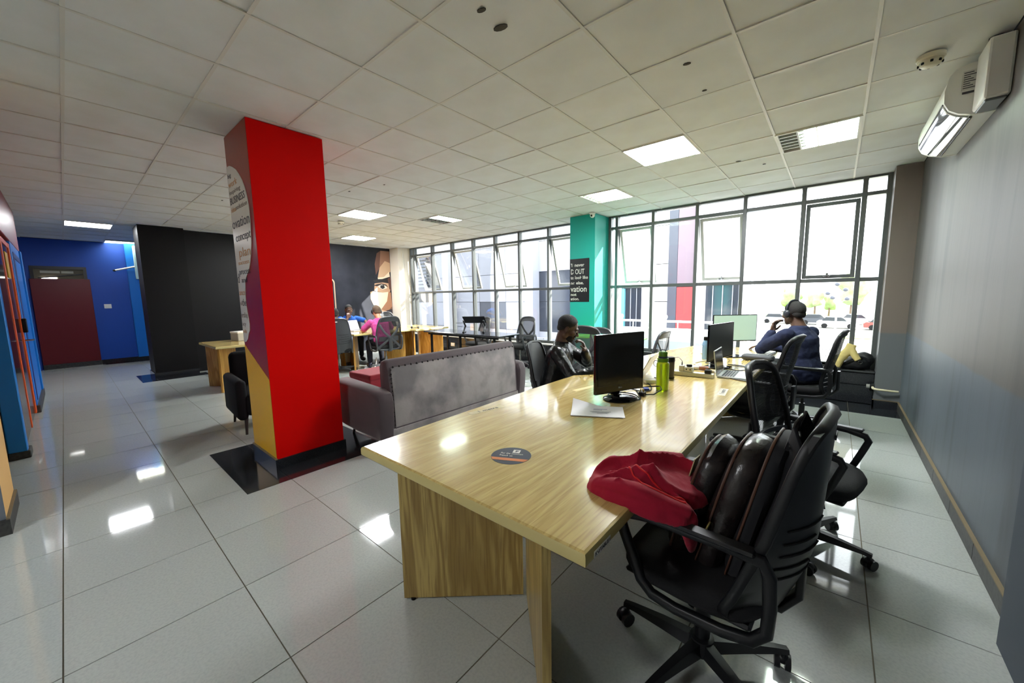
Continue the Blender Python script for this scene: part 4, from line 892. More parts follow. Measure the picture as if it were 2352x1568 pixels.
    for s_ in (-1, 1):
        ey = MB(); ey.ell(H @ Vector((s_ * .03, .0845, .003)), (.0125, .008, .007), H.to_3x3()); obj('eye', ey, mat('eye_white', (196, 190, 180), .3), t, 180)
        ir = MB(); ir.ell(H @ Vector((s_ * .03, .0905, .002)), (.0055, .004, .0055), H.to_3x3(), 8, 6); obj('iris', ir, m_black, t, 180)
        br = MB(); br.ell(H @ Vector((s_ * .03, .092, .026)), (.021, .006, .0045), H.to_3x3()); obj('eyebrow', br, mat('hair_%d' % hair[0], hair, .8), t, 180)
    if beard:
        bd = MB(); bd.ell(H @ Vector((0, .058, -.092)), (.04, .035, .026), H.to_3x3()); bd.ell(H @ Vector((0, .093, -.05)), (.026, .011, .006), H.to_3x3())
        for s_ in (-1, 1): bd.ell(H @ Vector((s_ * .045, .045, -.075)), (.014, .03, .03), H.to_3x3())
        obj('beard', bd, mat('hair_%d' % hair[0], hair, .8), t, 180)
    if phones:
        pm = mat('headphone_%d' % phones[0], phones, .35); hp = MB()
        hp.tube([H @ Vector((.09 * math.cos(a), -.01, .03 + .105 * math.sin(a))) for a in [k * PI / 12 for k in range(13)]], 0, rect=(.024, .008), up=H.to_3x3() @ Vector((0, 1, 0))); hb_ = obj('headphone_band', hp, pm, t, 60)
        for s_ in (-1, 1): cp = MB(); cp.ell(H @ Vector((s_ * .092, .0, .0)), (.02, .036, .042), H.to_3x3()); obj('headphone_cup', cp, pm, hb_, 180)
    return t

m_leath = mat('leather_black_jacket', (14, 15, 18), .3, bump=(22, .8)); m_navyk = mat('navy_knit', (26, 34, 66), .9, bump=(60, .2)); m_pink = mat('pink_cotton', (196, 70, 138), .85); m_blues = mat('royal_blue_cotton', (12, 82, 176), .8)
m_jean = mat('dark_jeans', (24, 28, 42), .85); m_grt = mat('grey_tee', (120, 104, 98), .9); m_khaki = mat('khaki_cotton', (150, 140, 112), .9)
p1 = person('man in a black leather jacket seated at the long table, hand at his chin', (-2.0, 3.0, -.02), math.radians(-70), (74, 50, 38), m_leath, m_jean, (.0, .11, 1.155), math.radians(12), math.radians(-24),
            ((-.2, .26, .80), (-.08, .26, .93), (.25, -.22, 1), (.3, -1, .0), .9), ((.25, .2, .74), (.15, .40, .80), (-.35, 1, -.15), (0, -.1, -1), .25), beard=True, hair=(18, 15, 14))
sh_ = MB(); etube(sh_, [(0, .1, .66), (0, .112, .78), (0, .125, .9), (0, .1, .985)], [.05, .056, .05, .03], [.035, .04, .03, .03]); fuse('tee_shirt', sh_, m_grt, p1, .008, 2)
zp = MB().tube([(-.058, .118, .68), (-.062, .13, .8), (-.055, .135, .92), (-.035, .1, .99)], .006, 6); obj('zip', zp, m_steel, p1, 60)
p2 = person('man in a navy jumper wearing headphones, seated by the sunlit window', (-.23, 4.98, 0), math.radians(62), (92, 66, 52), m_navyk, m_jean, (.0, .1, 1.185), math.radians(-8), math.radians(-6),
            ((-.2, .27, .80), (-.1, .235, .985), (.3, .0, 1), (.2, -1, .1), .7), ((.24, .2, .76), (.1, .44, .79), (-.2, 1, -.1), (0, 0, -1), .3), hair=(34, 32, 32), phones=(40, 42, 52)); p2.scale = (1.1, 1.08, 1.02)
wt = MB().tube([(-.1 + .034 * math.cos(a), .24 + .034 * math.sin(a), .955) for a in [k * PI / 8 for k in range(16)]], .007, 6, closed=True); obj('wrist_watch', wt, m_steel, p2, 60)
p3 = person('man in a pink shirt wearing headphones, seen from behind at the oak desk', (-6.98, 4.12, 0), math.radians(82), (186, 128, 96), m_pink, m_jean, (.0, .2, 1.165), 0, math.radians(-20),
            ((-.3, .22, .80), (-.2, .44, .79), (.3, 1, 0), (0, 0, -1), .3), ((.3, .2, .80), (.2, .44, .79), (-.3, 1, 0), (0, 0, -1), .3), hair=(96, 76, 58), short=True, phones=(44, 46, 48), hairscale=1.06, shoes=(40, 44, 70))
p4 = person('man in a royal blue polo shirt facing us behind the open laptop', (-8.66, 4.26, .02), math.radians(-96), (96, 64, 48), m_blues, m_jean, (.0, .1, 1.165), math.radians(-8), math.radians(-12),
            ((-.36, .12, .90), (-.3, .36, .82), (.2, 1, -.2), (0, 0, -1), .4), ((.2, .26, .82), (.09, .24, .98), (-.3, -.1, 1), (-.2, -1, 0), .8), hair=(26, 24, 24), short=True)
p5 = person('dark-haired person mostly hidden by the graphite chair and the red column', (-7.62, 3.46, 0), math.radians(50), (84, 58, 46), mat('dark_cotton', (34, 34, 40), .9), m_khaki, (.0, .06, 1.13), math.radians(10), math.radians(-14),
            ((-.2, .14, .76), (-.12, .3, .70), (.3, 1, 0), (0, 0, -1), .4), ((.2, .14, .76), (.12, .3, .70), (-.3, 1, 0), (0, 0, -1), .4), hair=(16, 14, 14), hairscale=1.12)

# ------------------------------------------------------------------ things on the long table
TZ = .7502
m_gloss = mat('gloss_black', (12, 12, 14), .08); m_scr = mat('dark_screen', (26, 28, 30), .16)
def monitor(label, loc, rz, w_, h_, lift, screen, stand='oval', bez=.02, chin=.045, logo=None, thick=.05, group='computer monitors'):
    t = thing('monitor', label, 'monitor', loc, rz, group)
    b = obj('housing', MB().rbox(-w_ / 2, w_ / 2, 0, thick * .5, lift, lift + h_, .006, 2), m_gloss, t)
    obj('rear_shell', MB().hexa([(-w_ * .42, thick * .5, lift + .03), (w_ * .42, thick * .5, lift + .03), (w_ * .3, thick * 1.3, lift + .08), (-w_ * .3, thick * 1.3, lift + .08), (-w_ * .42, thick * .5, lift + h_ - .03), (w_ * .42, thick * .5, lift + h_ - .03), (w_ * .3, thick * 1.3, lift + h_ - .08), (-w_ * .3, thick * 1.3, lift + h_ - .08)]), m_pl, t)
    obj('screen', MB().box(-w_ / 2 + bez, w_ / 2 - bez, -.0015, .002, lift + chin, lift + h_ - bez), screen, t)
    if logo:
        lp = obj('chin_strip', MB().box(-w_ / 2 + bez, w_ / 2 - bez, -.001, .001, lift + chin - .004, lift + chin - .0025), m_plg, t)
        txt(logo, .014, mat('logo_silver', (190, 190, 190), .4), t, (-.004, -.002, lift + chin * .45), FACE_NEG_Y)
        obj('logo_disc', MB().prism([(-.012 + .006 * math.cos(a), lift + chin * .45 + .005 + .006 * math.sin(a)) for a in [k * PI / 6 for k in range(12)]], lambda u, v, q: (u, q, v), -.002, .001), MATS['logo_silver'], t)
    if stand == 'oval':
        obj('stand_base', MB().lathe([(.118, 0), (.12, .006), (.1, .014), (.03, .022)], 32), m_gloss, t, 40).scale = (1, .85, 1)
        obj('stand_neck', MB().tube([(0, .03, .015), (0, .05, lift * .6), (0, .045, lift + .12)], 0, rect=(.07, .025), up=(0, 1, 0)), m_gloss, t, 40)
    else:
        obj('stand_base', MB().rbox(-.11, .11, -.06, .13, 0, .009, .004, 1), m_gloss, t)
        obj('stand_neck', MB().rbox(-.025, .025, .055, .085, .008, lift + h_ * .6, .005, 1), m_pl, t)
    return t
monitor('big black switched-off monitor with an oval stand on the near half of the table', (-1.05, 2.335, TZ), math.radians(68), .42, .39, .05, m_scr, 'oval', .018, .055, 'LG')
monitor('slim dark monitor standing edge-on, behind the small open laptop', (-.77, 3.87, TZ), math.radians(80), .54, .33, .085, mat('grey_screen', (58, 62, 64), .3), 'flat', .008, .014, None, .03)
monitor('monitor with a pale green document on screen before the man in navy', (-.80, 4.62, TZ), math.radians(38), .46, .285, .17, mat('lit_document', (150, 172, 156), .3, emit=((170, 196, 178), .35)), 'flat', .008, .012, None, .03)
def laptop(label, loc, rz, w_=.33, d_=.23, tilt=105, body=(190, 192, 192), screen=None):
    t = thing('laptop', label, 'laptop', loc, rz, 'laptops'); m = mat('laptop_%d' % body[0], body, .3, metal=.3)
    b = obj('base', MB().rbox(-w_ / 2, w_ / 2, -d_, 0, 0, .016, .004, 1), m, t)
    for r in range(5):
        for c_ in range(12): pass
    kb = MB()
    for r in range(5):
        for c_ in range(12): kb.box(-w_ * .44 + c_ * w_ * .0735, -w_ * .44 + c_ * w_ * .0735 + w_ * .062, -d_ * .2 - r * .019, -d_ * .2 - r * .019 + .015, .016, .0175)
    k = obj('keyboard', kb, m_plg, b); k['kind'] = 'stuff'
    obj('touchpad', MB().box(-.05, .05, -d_ + .015, -d_ + .075, .016, .0166), mat('touchpad', (168, 170, 170), .35), b)
    a = math.radians(tilt - 90); M = Matrix.Translation((0, 0, .012)) @ Matrix.Rotation(-a, 4, 'X')
    lid = obj('lid', MB().rbox(-w_ / 2, w_ / 2, 0, .008, 0, d_ * .95, .003, 1, M), m, t)
    obj('screen', MB().add([M @ Vector(p) for p in ((-w_ / 2 + .01, -.0008, .016), (w_ / 2 - .01, -.0008, .016), (w_ / 2 - .01, -.0008, d_ * .95 - .01), (-w_ / 2 + .01, -.0008, d_ * .95 - .01))], [(0, 1, 2, 3)]), screen or m_scr, lid)
    return t
laptop('open silver laptop on the right edge of the table, screen edge-on', (-.705, 3.56, TZ), math.radians(92), .31, .22, 97, (196, 200, 198))
laptop('pale laptop in front of the man in the leather jacket, behind the green bottle', (-1.19, 3.06, TZ), math.radians(-82), .33, .23, 118, (206, 204, 198))
laptop('white laptop with a lilac screen on the oak desk of the man in pink', (-7.95, 4.02, TZ), math.radians(100), .34, .24, 112, (214, 206, 186), mat('lilac_screen', (170, 172, 226), .3, emit=((176, 180, 236), .5)))
# bottle, tumbler
m_lime = mat('lime_plastic', (206, 246, 16), .2, trans=.55, coat=.3); m_limecap = mat('green_cap', (84, 136, 16), .35); m_navyb = mat('navy_band', (24, 34, 74), .4)
t = thing('water_bottle', 'lime green plastic water bottle standing on the table', 'bottle', (-.914, 2.74, TZ))
obj('body', MB().lathe([(.035, 0), (.042, .004), (.0435, .012), (.0435, .192), (.041, .2), (.034, .206), (.034, .21)], 28), m_lime, t, 40)
obj('collar', MB().lathe([(.036, .208), (.037, .212), (.037, .232), (.035, .234)], 24), m_limecap, t, 40); obj('band', MB().lathe([(.032, .233), (.032, .247)], 24), m_navyb, t, 40)
obj('cap', MB().lathe([(.029, .246), (.03, .25), (.03, .275), (.026, .281), (.006, .282)], 24), m_limecap, t, 40)
obj('carry_loop', MB().tube([(.018 * math.cos(a), 0, .28 + .016 * math.sin(a)) for a in [k * PI / 8 for k in range(9)]], .0035, 6), m_navyb, t, 60)
obj('strap_ring', MB().tube([(-.05 + .016 * math.cos(a), 0, .19 + .022 * math.sin(a)) for a in [k * PI / 8 for k in range(16)]], .0025, 6, closed=True), m_navyb, t, 60)
t = thing('tumbler', 'dark travel tumbler directly behind the green bottle', 'tumbler', (-1.0, 3.17, TZ)); m_tb = mat('smoked_plastic', (74, 70, 60), .25)
obj('body', MB().lathe([(.034, .012), (.035, .14)], 22), m_tb, t, 40); obj('foot', MB().lathe([(.034, 0), (.036, .003), (.036, .014)], 22), m_black, t, 40); obj('lid', MB().lathe([(.037, .138), (.037, .168), (.033, .176), (.004, .177)], 22), m_black, t, 40)
# power strip with adapters
ps = thing('power_strip', 'long white power strip lying across the table behind the bottle', 'power strip', (-.87, 3.345, TZ), math.radians(4)); m_ps = mat('ivory_strip', (206, 206, 192), .4)
obj('housing', MB().rbox(-.16, .16, -.028, .028, 0, .036, .005, 2), m_ps, ps)
for x in (-.1, -.03, .04, .11): obj('socket', MB().cyl((x, 0, .0358), (x, 0, .0368), .019, 16), mat('strip_socket', (176, 176, 166), .4), ps)
obj('cord', MB().tube([(-.16, 0, .018), (-.22, .03, .006), (-.26, .1, .005), (-.2, .17, .005), (-.1, .16, .005)], .0045, 6), m_ps, ps, 60)
def adapter(label, name, loc, build, cat='plug'):
    t = thing(name, label, cat, loc, 0, 'plugs and adapters'); build(t); return t
def b1(t): obj('body', MB().rbox(-.02, .02, -.02, .02, 0, .05, .004, 1), m_white, t); obj('cord', MB().tube([(0, 0, .05), (0, 0, .085), (-.03, .02, .11), (-.09, .03, .1)], .003, 6), m_plg, t, 60); obj('strain_relief', MB().cyl((0, 0, .05), (0, 0, .075), .005, 8), m_plg, t)
adapter('white phone charger with upright lead plugged into the power strip', 'phone_charger', (-.955, 3.34, TZ + .0372), b1)
def b2(t):
    obj('body', MB().rbox(-.033, .033, -.028, .028, 0, .042, .008, 2), m_ps, t); obj('top', MB().lathe([(.022, .042), (.023, .052), (.02, .06), (.004, .061)], 18), m_black, t, 40)
    for x in (-.015, .015): obj('socket_slot', MB().box(x - .004, x + .004, -.0288, -.0275, .015, .026), m_black, t)
adapter('chunky ivory travel adapter with a black top on the power strip', 'travel_adapter', (-.9, 3.35, TZ + .0372), b2)
def b3(t): obj('body', MB().rbox(-.024, .024, -.022, .022, 0, .03, .006, 2), m_black, t); obj('cord', MB().tube([(0, .02, .02), (-.03, .05, .035), (-.04, .1, .02), (-.02, .16, .004)], .0035, 6), m_black, t, 60)
adapter('black plug at the end of the power strip nearest the laptop', 'power_plug', (-.755, 3.352, TZ + .0372), b3)
def b4(t):
    obj('body', MB().rbox(-.02, .02, -.022, .022, 0, .028, .005, 2), m_black, t)
    for x, y in ((-.011, -.006), (.011, -.006), (0, .011)): obj('pin', MB().box(x - .003, x + .003, y - .002, y + .002, .028, .046), mat('brass', (190, 160, 90), .3, metal=1), t)
    obj('cord', MB().tube([(.02, 0, .012), (.06, .05, .008), (.085, .13, .03), (.05, .2, .035), (-.03, .2, .02), (-.12, .12, .008), (-.16, .05, .006)], .0042, 6), m_black, t, 60)
adapter('black three-pin plug lying pins up beside the monitor stand', 'loose_plug', (-.965, 2.50, TZ), b4)
def cable(label, pts, r, m): 
    o = obj('cable', MB().tube([Vector(p) for p in smooth_pts(pts)], r, 6), m, None, 60); tag(o, label, 'cable', 'loose cables'); return o
def smooth_pts(pts, n=5):
    P_ = [Vector(p) for p in pts]; out = []
    for i in range(len(P_) - 1):
        a, b, c_, d_ = P_[max(i - 1, 0)], P_[i], P_[i + 1], P_[min(i + 2, len(P_) - 1)]
        for k in range(n):
            t = k / n; out.append(.5 * ((2 * b) + (c_ - a) * t + (2 * a - 5 * b + 4 * c_ - d_) * t * t + (3 * b - a - 3 * c_ + d_) * t ** 3))
    return out + [P_[-1]]
Z = TZ + .005
cable('black cables coiled over the oval monitor stand', [(-1.06, 2.25, Z + .02), (-.98, 2.3, Z + .02), (-.94, 2.38, Z), (-1.0, 2.44, Z + .012), (-1.1, 2.4, Z + .02), (-1.12, 2.3, Z + .02), (-1.0, 2.27, Z + .02), (-.93, 2.36, Z + .005), (-.99, 2.5, Z), (-1.06, 2.62, Z)], .004, m_black)
cable('black lead running from the monitor towards the blue connector', [(-1.05, 2.44, Z + .05), (-1.0, 2.56, Z + .01), (-.97, 2.66, Z), (-1.02, 2.8, Z), (-1.1, 2.9, Z)], .004, m_black)
cable('white curly charger cable in the middle of the table', [(-.93, 3.5, Z), (-.98, 3.62, Z), (-.93, 3.7, Z + .006), (-.99, 3.78, Z), (-.95, 3.86, Z + .006), (-1.02, 3.95, Z), (-1.0, 4.1, Z), (-.95, 4.25, Z)], .005, m_white)
cable('tangle of black cables under the slim monitor', [(-.9, 3.75, Z), (-.78, 3.7, Z + .02), (-.7, 3.8, Z + .01), (-.74, 3.95, Z), (-.86, 4.0, Z + .02), (-.9, 3.88, Z + .03), (-.76, 3.78, Z + .03), (-.62, 3.74, Z + .01), (-.56, 3.9, Z), (-.62, 4.05, Z), (-.75, 4.08, Z)], .004, m_black)
cable('grey cable loop beside the pale laptop', [(-1.12, 2.98, Z), (-1.05, 2.93, Z + .01), (-.99, 2.97, Z), (-1.02, 3.06, Z), (-1.1, 3.1, Z)], .004, m_plg)
bv = thing('vga_connector', 'blue video connector on its lead beside the bottle', 'connector', (-1.0, 2.66, TZ), math.radians(30)); obj('shell', MB().rbox(-.02, .02, -.025, .02, 0, .018, .004, 1), mat('vga_blue', (36, 60, 150), .4), bv); obj('boot', MB().cyl((0, .02, .009), (0, .05, .009), .007, 8, .005), m_navyb, bv)
# small things
lo = thing('lotion_tube', 'small white and brown tube lying beside the slim monitor', 'tube', (-.9, 3.66, TZ), math.radians(12)); obj('body', MB().cyl((0, 0, .019), (.075, 0, .019), .0185, 16), mat('brown_plastic', (140, 84, 54), .4), lo, 40); obj('cap', MB().cyl((-.05, 0, .019), (0, 0, .019), .019, 16), m_white, lo, 40)
gc = thing('glasses_case', 'rounded grey case on the table before the man in navy', 'case', (-.56, 4.5, TZ), math.radians(-8)); obj('case', MB().rbox(-.14, .14, -.06, .06, 0, .062, .029, 4), mat('grey_case', (60, 62, 66), .55), gc, 60); obj('seam', MB().rbox(-.1405, .1405, -.0605, .0605, .03, .033, .001, 1), m_black, gc); obj('pull_tab', MB().rbox(.138, .175, -.01, .01, .026, .034, .003, 1), m_black, gc)
kb = thing('keyboard', 'white keyboard under the hands of the man in navy', 'keyboard', (-.56, 4.98, TZ), math.radians(84)); obj('tray', MB().rbox(-.2, .2, -.07, .07, 0, .014, .004, 1), m_plg, kb)
kk = MB()
for r in range(5):
    for c_ in range(16): kk.box(-.19 + c_ * .024, -.19 + c_ * .024 + .02, -.062 + r * .0255, -.062 + r * .0255 + .021, .014, .019)
k = obj('keys', kk, m_white, kb); k['kind'] = 'stuff'
ph = thing('phone', 'dark phone lying by the right edge of the table', 'phone', (-.53, 3.42, TZ), math.radians(70)); obj('body', MB().rbox(-.038, .038, -.075, .075, 0, .009, .004, 2), m_steel, ph); obj('glass', MB().box(-.034, .034, -.071, .071, .009, .0095), m_gloss, ph)
bx = thing('charger_brick', 'small white charger brick at the far end of the table', 'charger', (-1.05, 4.72, TZ), math.radians(20)); obj('brick', MB().rbox(-.05, .05, -.035, .035, 0, .035, .006, 2), m_ps, bx); obj('flap', MB().rbox(-.1, -.05, -.03, .03, 0, .012, .003, 1), m_white, bx)
wc = thing('charger_cube', 'white charger cube beside the pale laptop and the bottle', 'charger', (-1.06, 2.9, TZ), math.radians(40)); obj('cube', MB().rbox(-.045, .045, -.028, .028, 0, .03, .006, 2), m_ps, wc); obj('pin', MB().box(.045, .06, -.005, .005, .01, .02), m_steel, wc)
fb = thing('flask', 'slim blue bottle with a black top behind the slim monitor', 'bottle', (-1.0, 4.3, TZ)); obj('body', MB().lathe([(.03, 0), (.034, .005), (.034, .17), (.022, .2)], 20), mat('blue_flask', (120, 160, 196), .2, trans=.3), fb, 40); obj('cap', MB().lathe([(.024, .2), (.024, .235), (.005, .24)], 18), m_black, fb, 40)
# paper stack with a curled corner
pp = thing('paper_stack', 'stapled white printed pages lying near the big black monitor', 'papers', (-1.04, 1.99, TZ), math.radians(28)); m_pap = mat('paper', (248, 248, 248), .7)
for q in range(4):
    V = []; n1, n2 = 10, 8
    for j in range(n2 + 1):
        for i in range(n1 + 1):
            u, v = i / n1, j / n2; x, y = -.15 + .3 * u + q * .0015, -.105 + .21 * v - q * .001
            V.append((x, y, .001 + q * .0016 + .045 * max(0, (v - .45) / .55) ** 2 * max(0, (.55 - u) / .55) ** 1.0 * (.4 + .2 * q)))
    sheet = obj('page', MB().add(V, [(j * (n1 + 1) + i, j * (n1 + 1) + i + 1, (j + 1) * (n1 + 1) + i + 1, (j + 1) * (n1 + 1) + i) for j in range(n2) for i in range(n1)]), m_pap, pp, 180)
for i, (x, y, l_) in enumerate(((-.02, .03, .08), (-.02, .012, .05), (-.04, -.02, .12), (-.03, -.036, .1), (-.0, -.05, .06))):
    obj('print_line', MB().box(x, x + l_, y - .002, y + .002, .0072, .0076), mat('print_grey', (130, 130, 140), .7) if i else mat('print_blue', (120, 130, 190), .7), sheet)

# ------------------------------------------------------------------ leather backpack on the chair
m_lth = mat('brown_black_leather', (30, 26, 26), .25, bump=(40, .25), var=(10, (44, 38, 36), .4, .7)); m_trim = mat('brown_piping', (84, 52, 38), .5); m_web = mat('black_webbing', (14, 15, 20), .8); m_gold = mat('antique_brass', (168, 150, 96), .3, metal=1)
bpk = thing('backpack', 'black leather backpack with brown piping standing on the front chair', 'backpack', (-.265, 1.5, .512), math.radians(86))
def arch(w_, h_, n=9, y0=0):
    out = [(-w_ / 2, 0.0), (w_ / 2, 0.0)]
    out += [(w_ / 2 * math.cos(a) ** .6 if math.cos(a) > 0 else 0, h_ * .55 + h_ * .45 * math.sin(a)) for a in [k * PI / 2 / n for k in range(n)]]
    out += [(0, h_)] + [(-x, z) for x, z in out[2:][::-1]]
    return out
def bagbody(w_, h_, y0, y1, z0, lean, bulge):
    """arch outline across x/z, thickness from y0 (front) back to y1"""
    A = arch(w_, h_); rg = []
    for f, s_ in ((0, .80), (.06, .9), (.2, .985), (.5, 1.0 + bulge), (.8, .985), (.94, .9), (1, .8)):
        rg.append([Vector((x * s_, y0 + (y1 - y0) * f - lean * z / h_, z0 + h_ * .5 + (z - h_ * .5) * s_)) for x, z in A])
    return MB().loft(rg), [Vector((x, y0 + (y1 - y0) * .2 - lean * z / h_, z0 + z)) for x, z in A]
for nm, a in (('rear_panel', (.32, .47, -.045, -.1, 0, .1, .0)), ('main_compartment', (.31, .43, .06, -.045, 0, .1, .04)), ('front_pocket', (.27, .40, .155, .065, .0, .1, .06))):
    mb, ol = bagbody(*a); part = obj(nm, mb, m_lth if nm != 'rear_panel' else m_web, bpk, 50)
    obj('piping', MB().tube(ol, .0045, 6, closed=True), m_trim, part, 60)
    if nm != 'rear_panel':
        for x in (-.155,): obj('zip_pull', MB().tube([(x, a[3] + .045, .16), (x - .012, a[3] + .055, .13), (x - .008, a[3] + .06, .08)], [.006, .004, .006], 8), m_gold, part, 60)
lbp = obj('leather_label', MB().rbox(-.03, .03, -.002, .002, -.036, .036, .001, 1, Matrix.Translation((-.06, .087, .30)) @ Matrix.Rotation(math.radians(14), 4, 'X')), mat('label_tan', (186, 174, 132), .6), bpk)
for q in range(4): obj('label_print', MB().box(-.02 + .004 * (q % 2), .02 - .004 * (q % 2), .0019, .0026, -.02 + q * .013, -.015 + q * .013), m_trim, lbp)
for o in lbp.children: o.matrix_local = Matrix.Translation((-.06, .087, .30)) @ Matrix.Rotation(math.radians(14), 4, 'X')
obj('handle', MB().tube([(-.05, -.19, .46), (-.05, -.2, .52), (0, -.21, .535), (.05, -.2, .52), (.05, -.19, .46)], 0, rect=(.022, .009), up=(0, 1, 0)), m_lth, bpk, 60)
for s_ in (-1, 1): obj('shoulder_strap', MB().tube([(s_ * .09, -.19, .46), (s_ * .1, -.2, .5), (s_ * .12, -.22, .44), (s_ * .13, -.17, .25), (s_ * .14, -.12, .05)], 0, rect=(.06, .012), up=(0, 1, 0)), m_web, bpk, 60)

# red hoodie heaped between the table corner and the bag
m_hood = mat('crimson_fleece', (158, 0, 40), .9, sheen=.15, bump=(60, .1))
hd = MB()
from mathutils import noise as mnoise
def lobe(pts, w_, h_, side=(0, 0, 1)):
    P_ = smooth_pts(pts, 3); n = len(P_)
    etube(hd, P_, [h_ * (.55 + .45 * math.sin(PI * (i + .6) / (n + .2))) for i in range(n)], [w_ * (.55 + .45 * math.sin(PI * (i + .6) / (n + .2))) for i in range(n)], side)
def mound(c_, ang, L_, W_, H_, seed, z0, na=56, nr=18, drop=0):
    """closed heap of cloth: polar height field with warped sharp folds"""
    e1 = Vector((math.cos(ang), math.sin(ang), 0)); e2 = Vector((-e1.y, e1.x, 0)); V = []; cen = Vector((c_[0], c_[1], 0))
    for k in range(nr + 1):
        rho = math.sin(PI / 2 * k / nr)
        for i in range(na):
            th = 2 * PI * i / na
            wob = 1 + .14 * mnoise.noise(Vector((math.cos(th) * 1.6, math.sin(th) * 1.6, seed))) + .06 * mnoise.noise(Vector((math.cos(th) * 4, math.sin(th) * 4, seed + 5)))
            a_, b_ = rho * math.cos(th) * wob, rho * math.sin(th) * wob; p = cen + e1 * a_ * L_ + e2 * b_ * W_
            wx = mnoise.noise(Vector((a_ * 1.3, b_ * 1.3, seed + 9))) * 1.6; wy = mnoise.noise(Vector((a_ * 1.5 + 7, b_ * 1.5, seed + 3))) * 1.4
            f1 = (1 - abs(math.sin(3.1 * b_ + 1.2 * a_ + wx + seed))) ** 1.6; f2 = (1 - abs(math.sin(2.3 * a_ - 2.6 * b_ + wy))) ** 2.2
            env = math.sqrt(max(0, 1 - rho ** 3))
            h = H_ * env * (.42 + .42 * f1 + .26 * f2) + .002
            edge = p.x + .467
            V.append((p.x, p.y, z0 + h - (drop * max(0, edge) if drop else 0)))
    fs = []
    for k in range(nr):
        for i in range(na): fs.append((k * na + i, k * na + (i + 1) % na, (k + 1) * na + (i + 1) % na, (k + 1) * na + i))
    n0 = len(V); V += [(v[0], v[1], v[2] - .014) for v in V[nr * na:(nr + 1) * na]]
    for i in range(na): fs.append((nr * na + i, nr * na + (i + 1) % na, n0 + (i + 1) % na, n0 + i))
    fs.append(tuple(n0 + i for i in range(na)))
    hd.add(V, fs)
mound((-.47, 1.34), math.radians(50), .235, .135, .115, 2.3, .752, drop=.18)
mound((-.46, 1.215), math.radians(14), .17, .085, .085, 5.1, .752, drop=.28)
lobe([(-.60, 1.16, .778), (-.53, 1.165, .79), (-.45, 1.175, .785), (-.38, 1.205, .76), (-.315, 1.24, .735)], .035, .03)
lobe([(-.63, 1.175, .772), (-.6, 1.25, .785), (-.56, 1.33, .795), (-.5, 1.43, .81), (-.42, 1.52, .80)], .03, .024)
lobe([(-.36, 1.27, .75), (-.34, 1.3, .68), (-.33, 1.34, .6), (-.33, 1.36, .55)], .05, .02, (1, 0, 0))
ho = fuse('hoodie', hd, m_hood, None, .0045, 2, wrinkle=.006, wscale=22); tag(ho, 'crimson fleece hoodie heaped on the table corner against the backpack', 'hoodie')
from mathutils.bvhtree import BVHTree
_bv = BVHTree.FromPolygons([v.co.copy() for v in ho.data.vertices], [tuple(p.vertices) for p in ho.data.polygons])
def on_hood(x, y, dz=.002):
    r = _bv.ray_cast(Vector((x, y, 2)), Vector((0, 0, -1))); return (x, y, (r[0].z if r[0] else .77) + dz)
m_rcord = mat('red_drawcord', (214, 20, 30), .6)
for nm, q in (('seam_cord', [(-.52, 1.235), (-.48, 1.205), (-.43, 1.195), (-.38, 1.215), (-.33, 1.25)]), ('zip_edge', [(-.51, 1.25), (-.47, 1.235), (-.41, 1.235), (-.36, 1.25), (-.325, 1.275)])):
    obj(nm, MB().tube([on_hood(p.x, p.y) for p in smooth_pts([(x, y, 0) for x, y in q], 6)], .0035, 6), m_rcord, ho, 60)

# ------------------------------------------------------------------ bag and jacket on the sill, things on the far desks
sb = MB(); sb.ell((.27, 6.58, .51), (.14, .1, .09)).ell((.33, 6.58, .56), (.1, .09, .1)).ell((.16, 6.57, .48), (.1, .08, .055)); sbo = fuse('duffel_bag', sb, mat('black_nylon', (26, 27, 30), .5, bump=(20, .4)), None, .01, 3, wrinkle=.02); tag(sbo, 'black bag slumped on the window sill beside the pier', 'bag')
obj('strap', MB().tube(smooth_pts([(.12, 6.49, .48), (.2, 6.47, .55), (.3, 6.48, .6), (.38, 6.49, .55)]), 0, rect=(.025, .006), up=(0, 1, 0)), m_web, sbo, 60)
yj = MB(); etube(yj, smooth_pts([(.06, 6.46, .46), (.1, 6.46, .56), (.16, 6.46, .66), (.2, 6.47, .76)], 3), [.05] * 10, [.035] * 10); etube(yj, smooth_pts([(.19, 6.46, .72), (.23, 6.45, .63), (.27, 6.44, .56)], 3), [.035] * 7, [.03] * 7); etube(yj, smooth_pts([(-.02, 6.47, .5), (.05, 6.46, .58), (.14, 6.46, .64)], 3), [.02] * 7, [.03] * 7)
yjo = fuse('yellow_jacket', yj, mat('yellow_cotton', (214, 194, 124), .8), None, .008, 2, wrinkle=.02, wscale=10); tag(yjo, 'pale yellow jacket thrown over the bag on the sill', 'jacket'); obj('belt_buckle', MB().tube([(.29 + .02 * math.cos(a), 6.425, .54 + .02 * math.sin(a)) for a in [k * PI / 6 for k in range(12)]], .004, 6, closed=True), m_steel, yjo, 60)
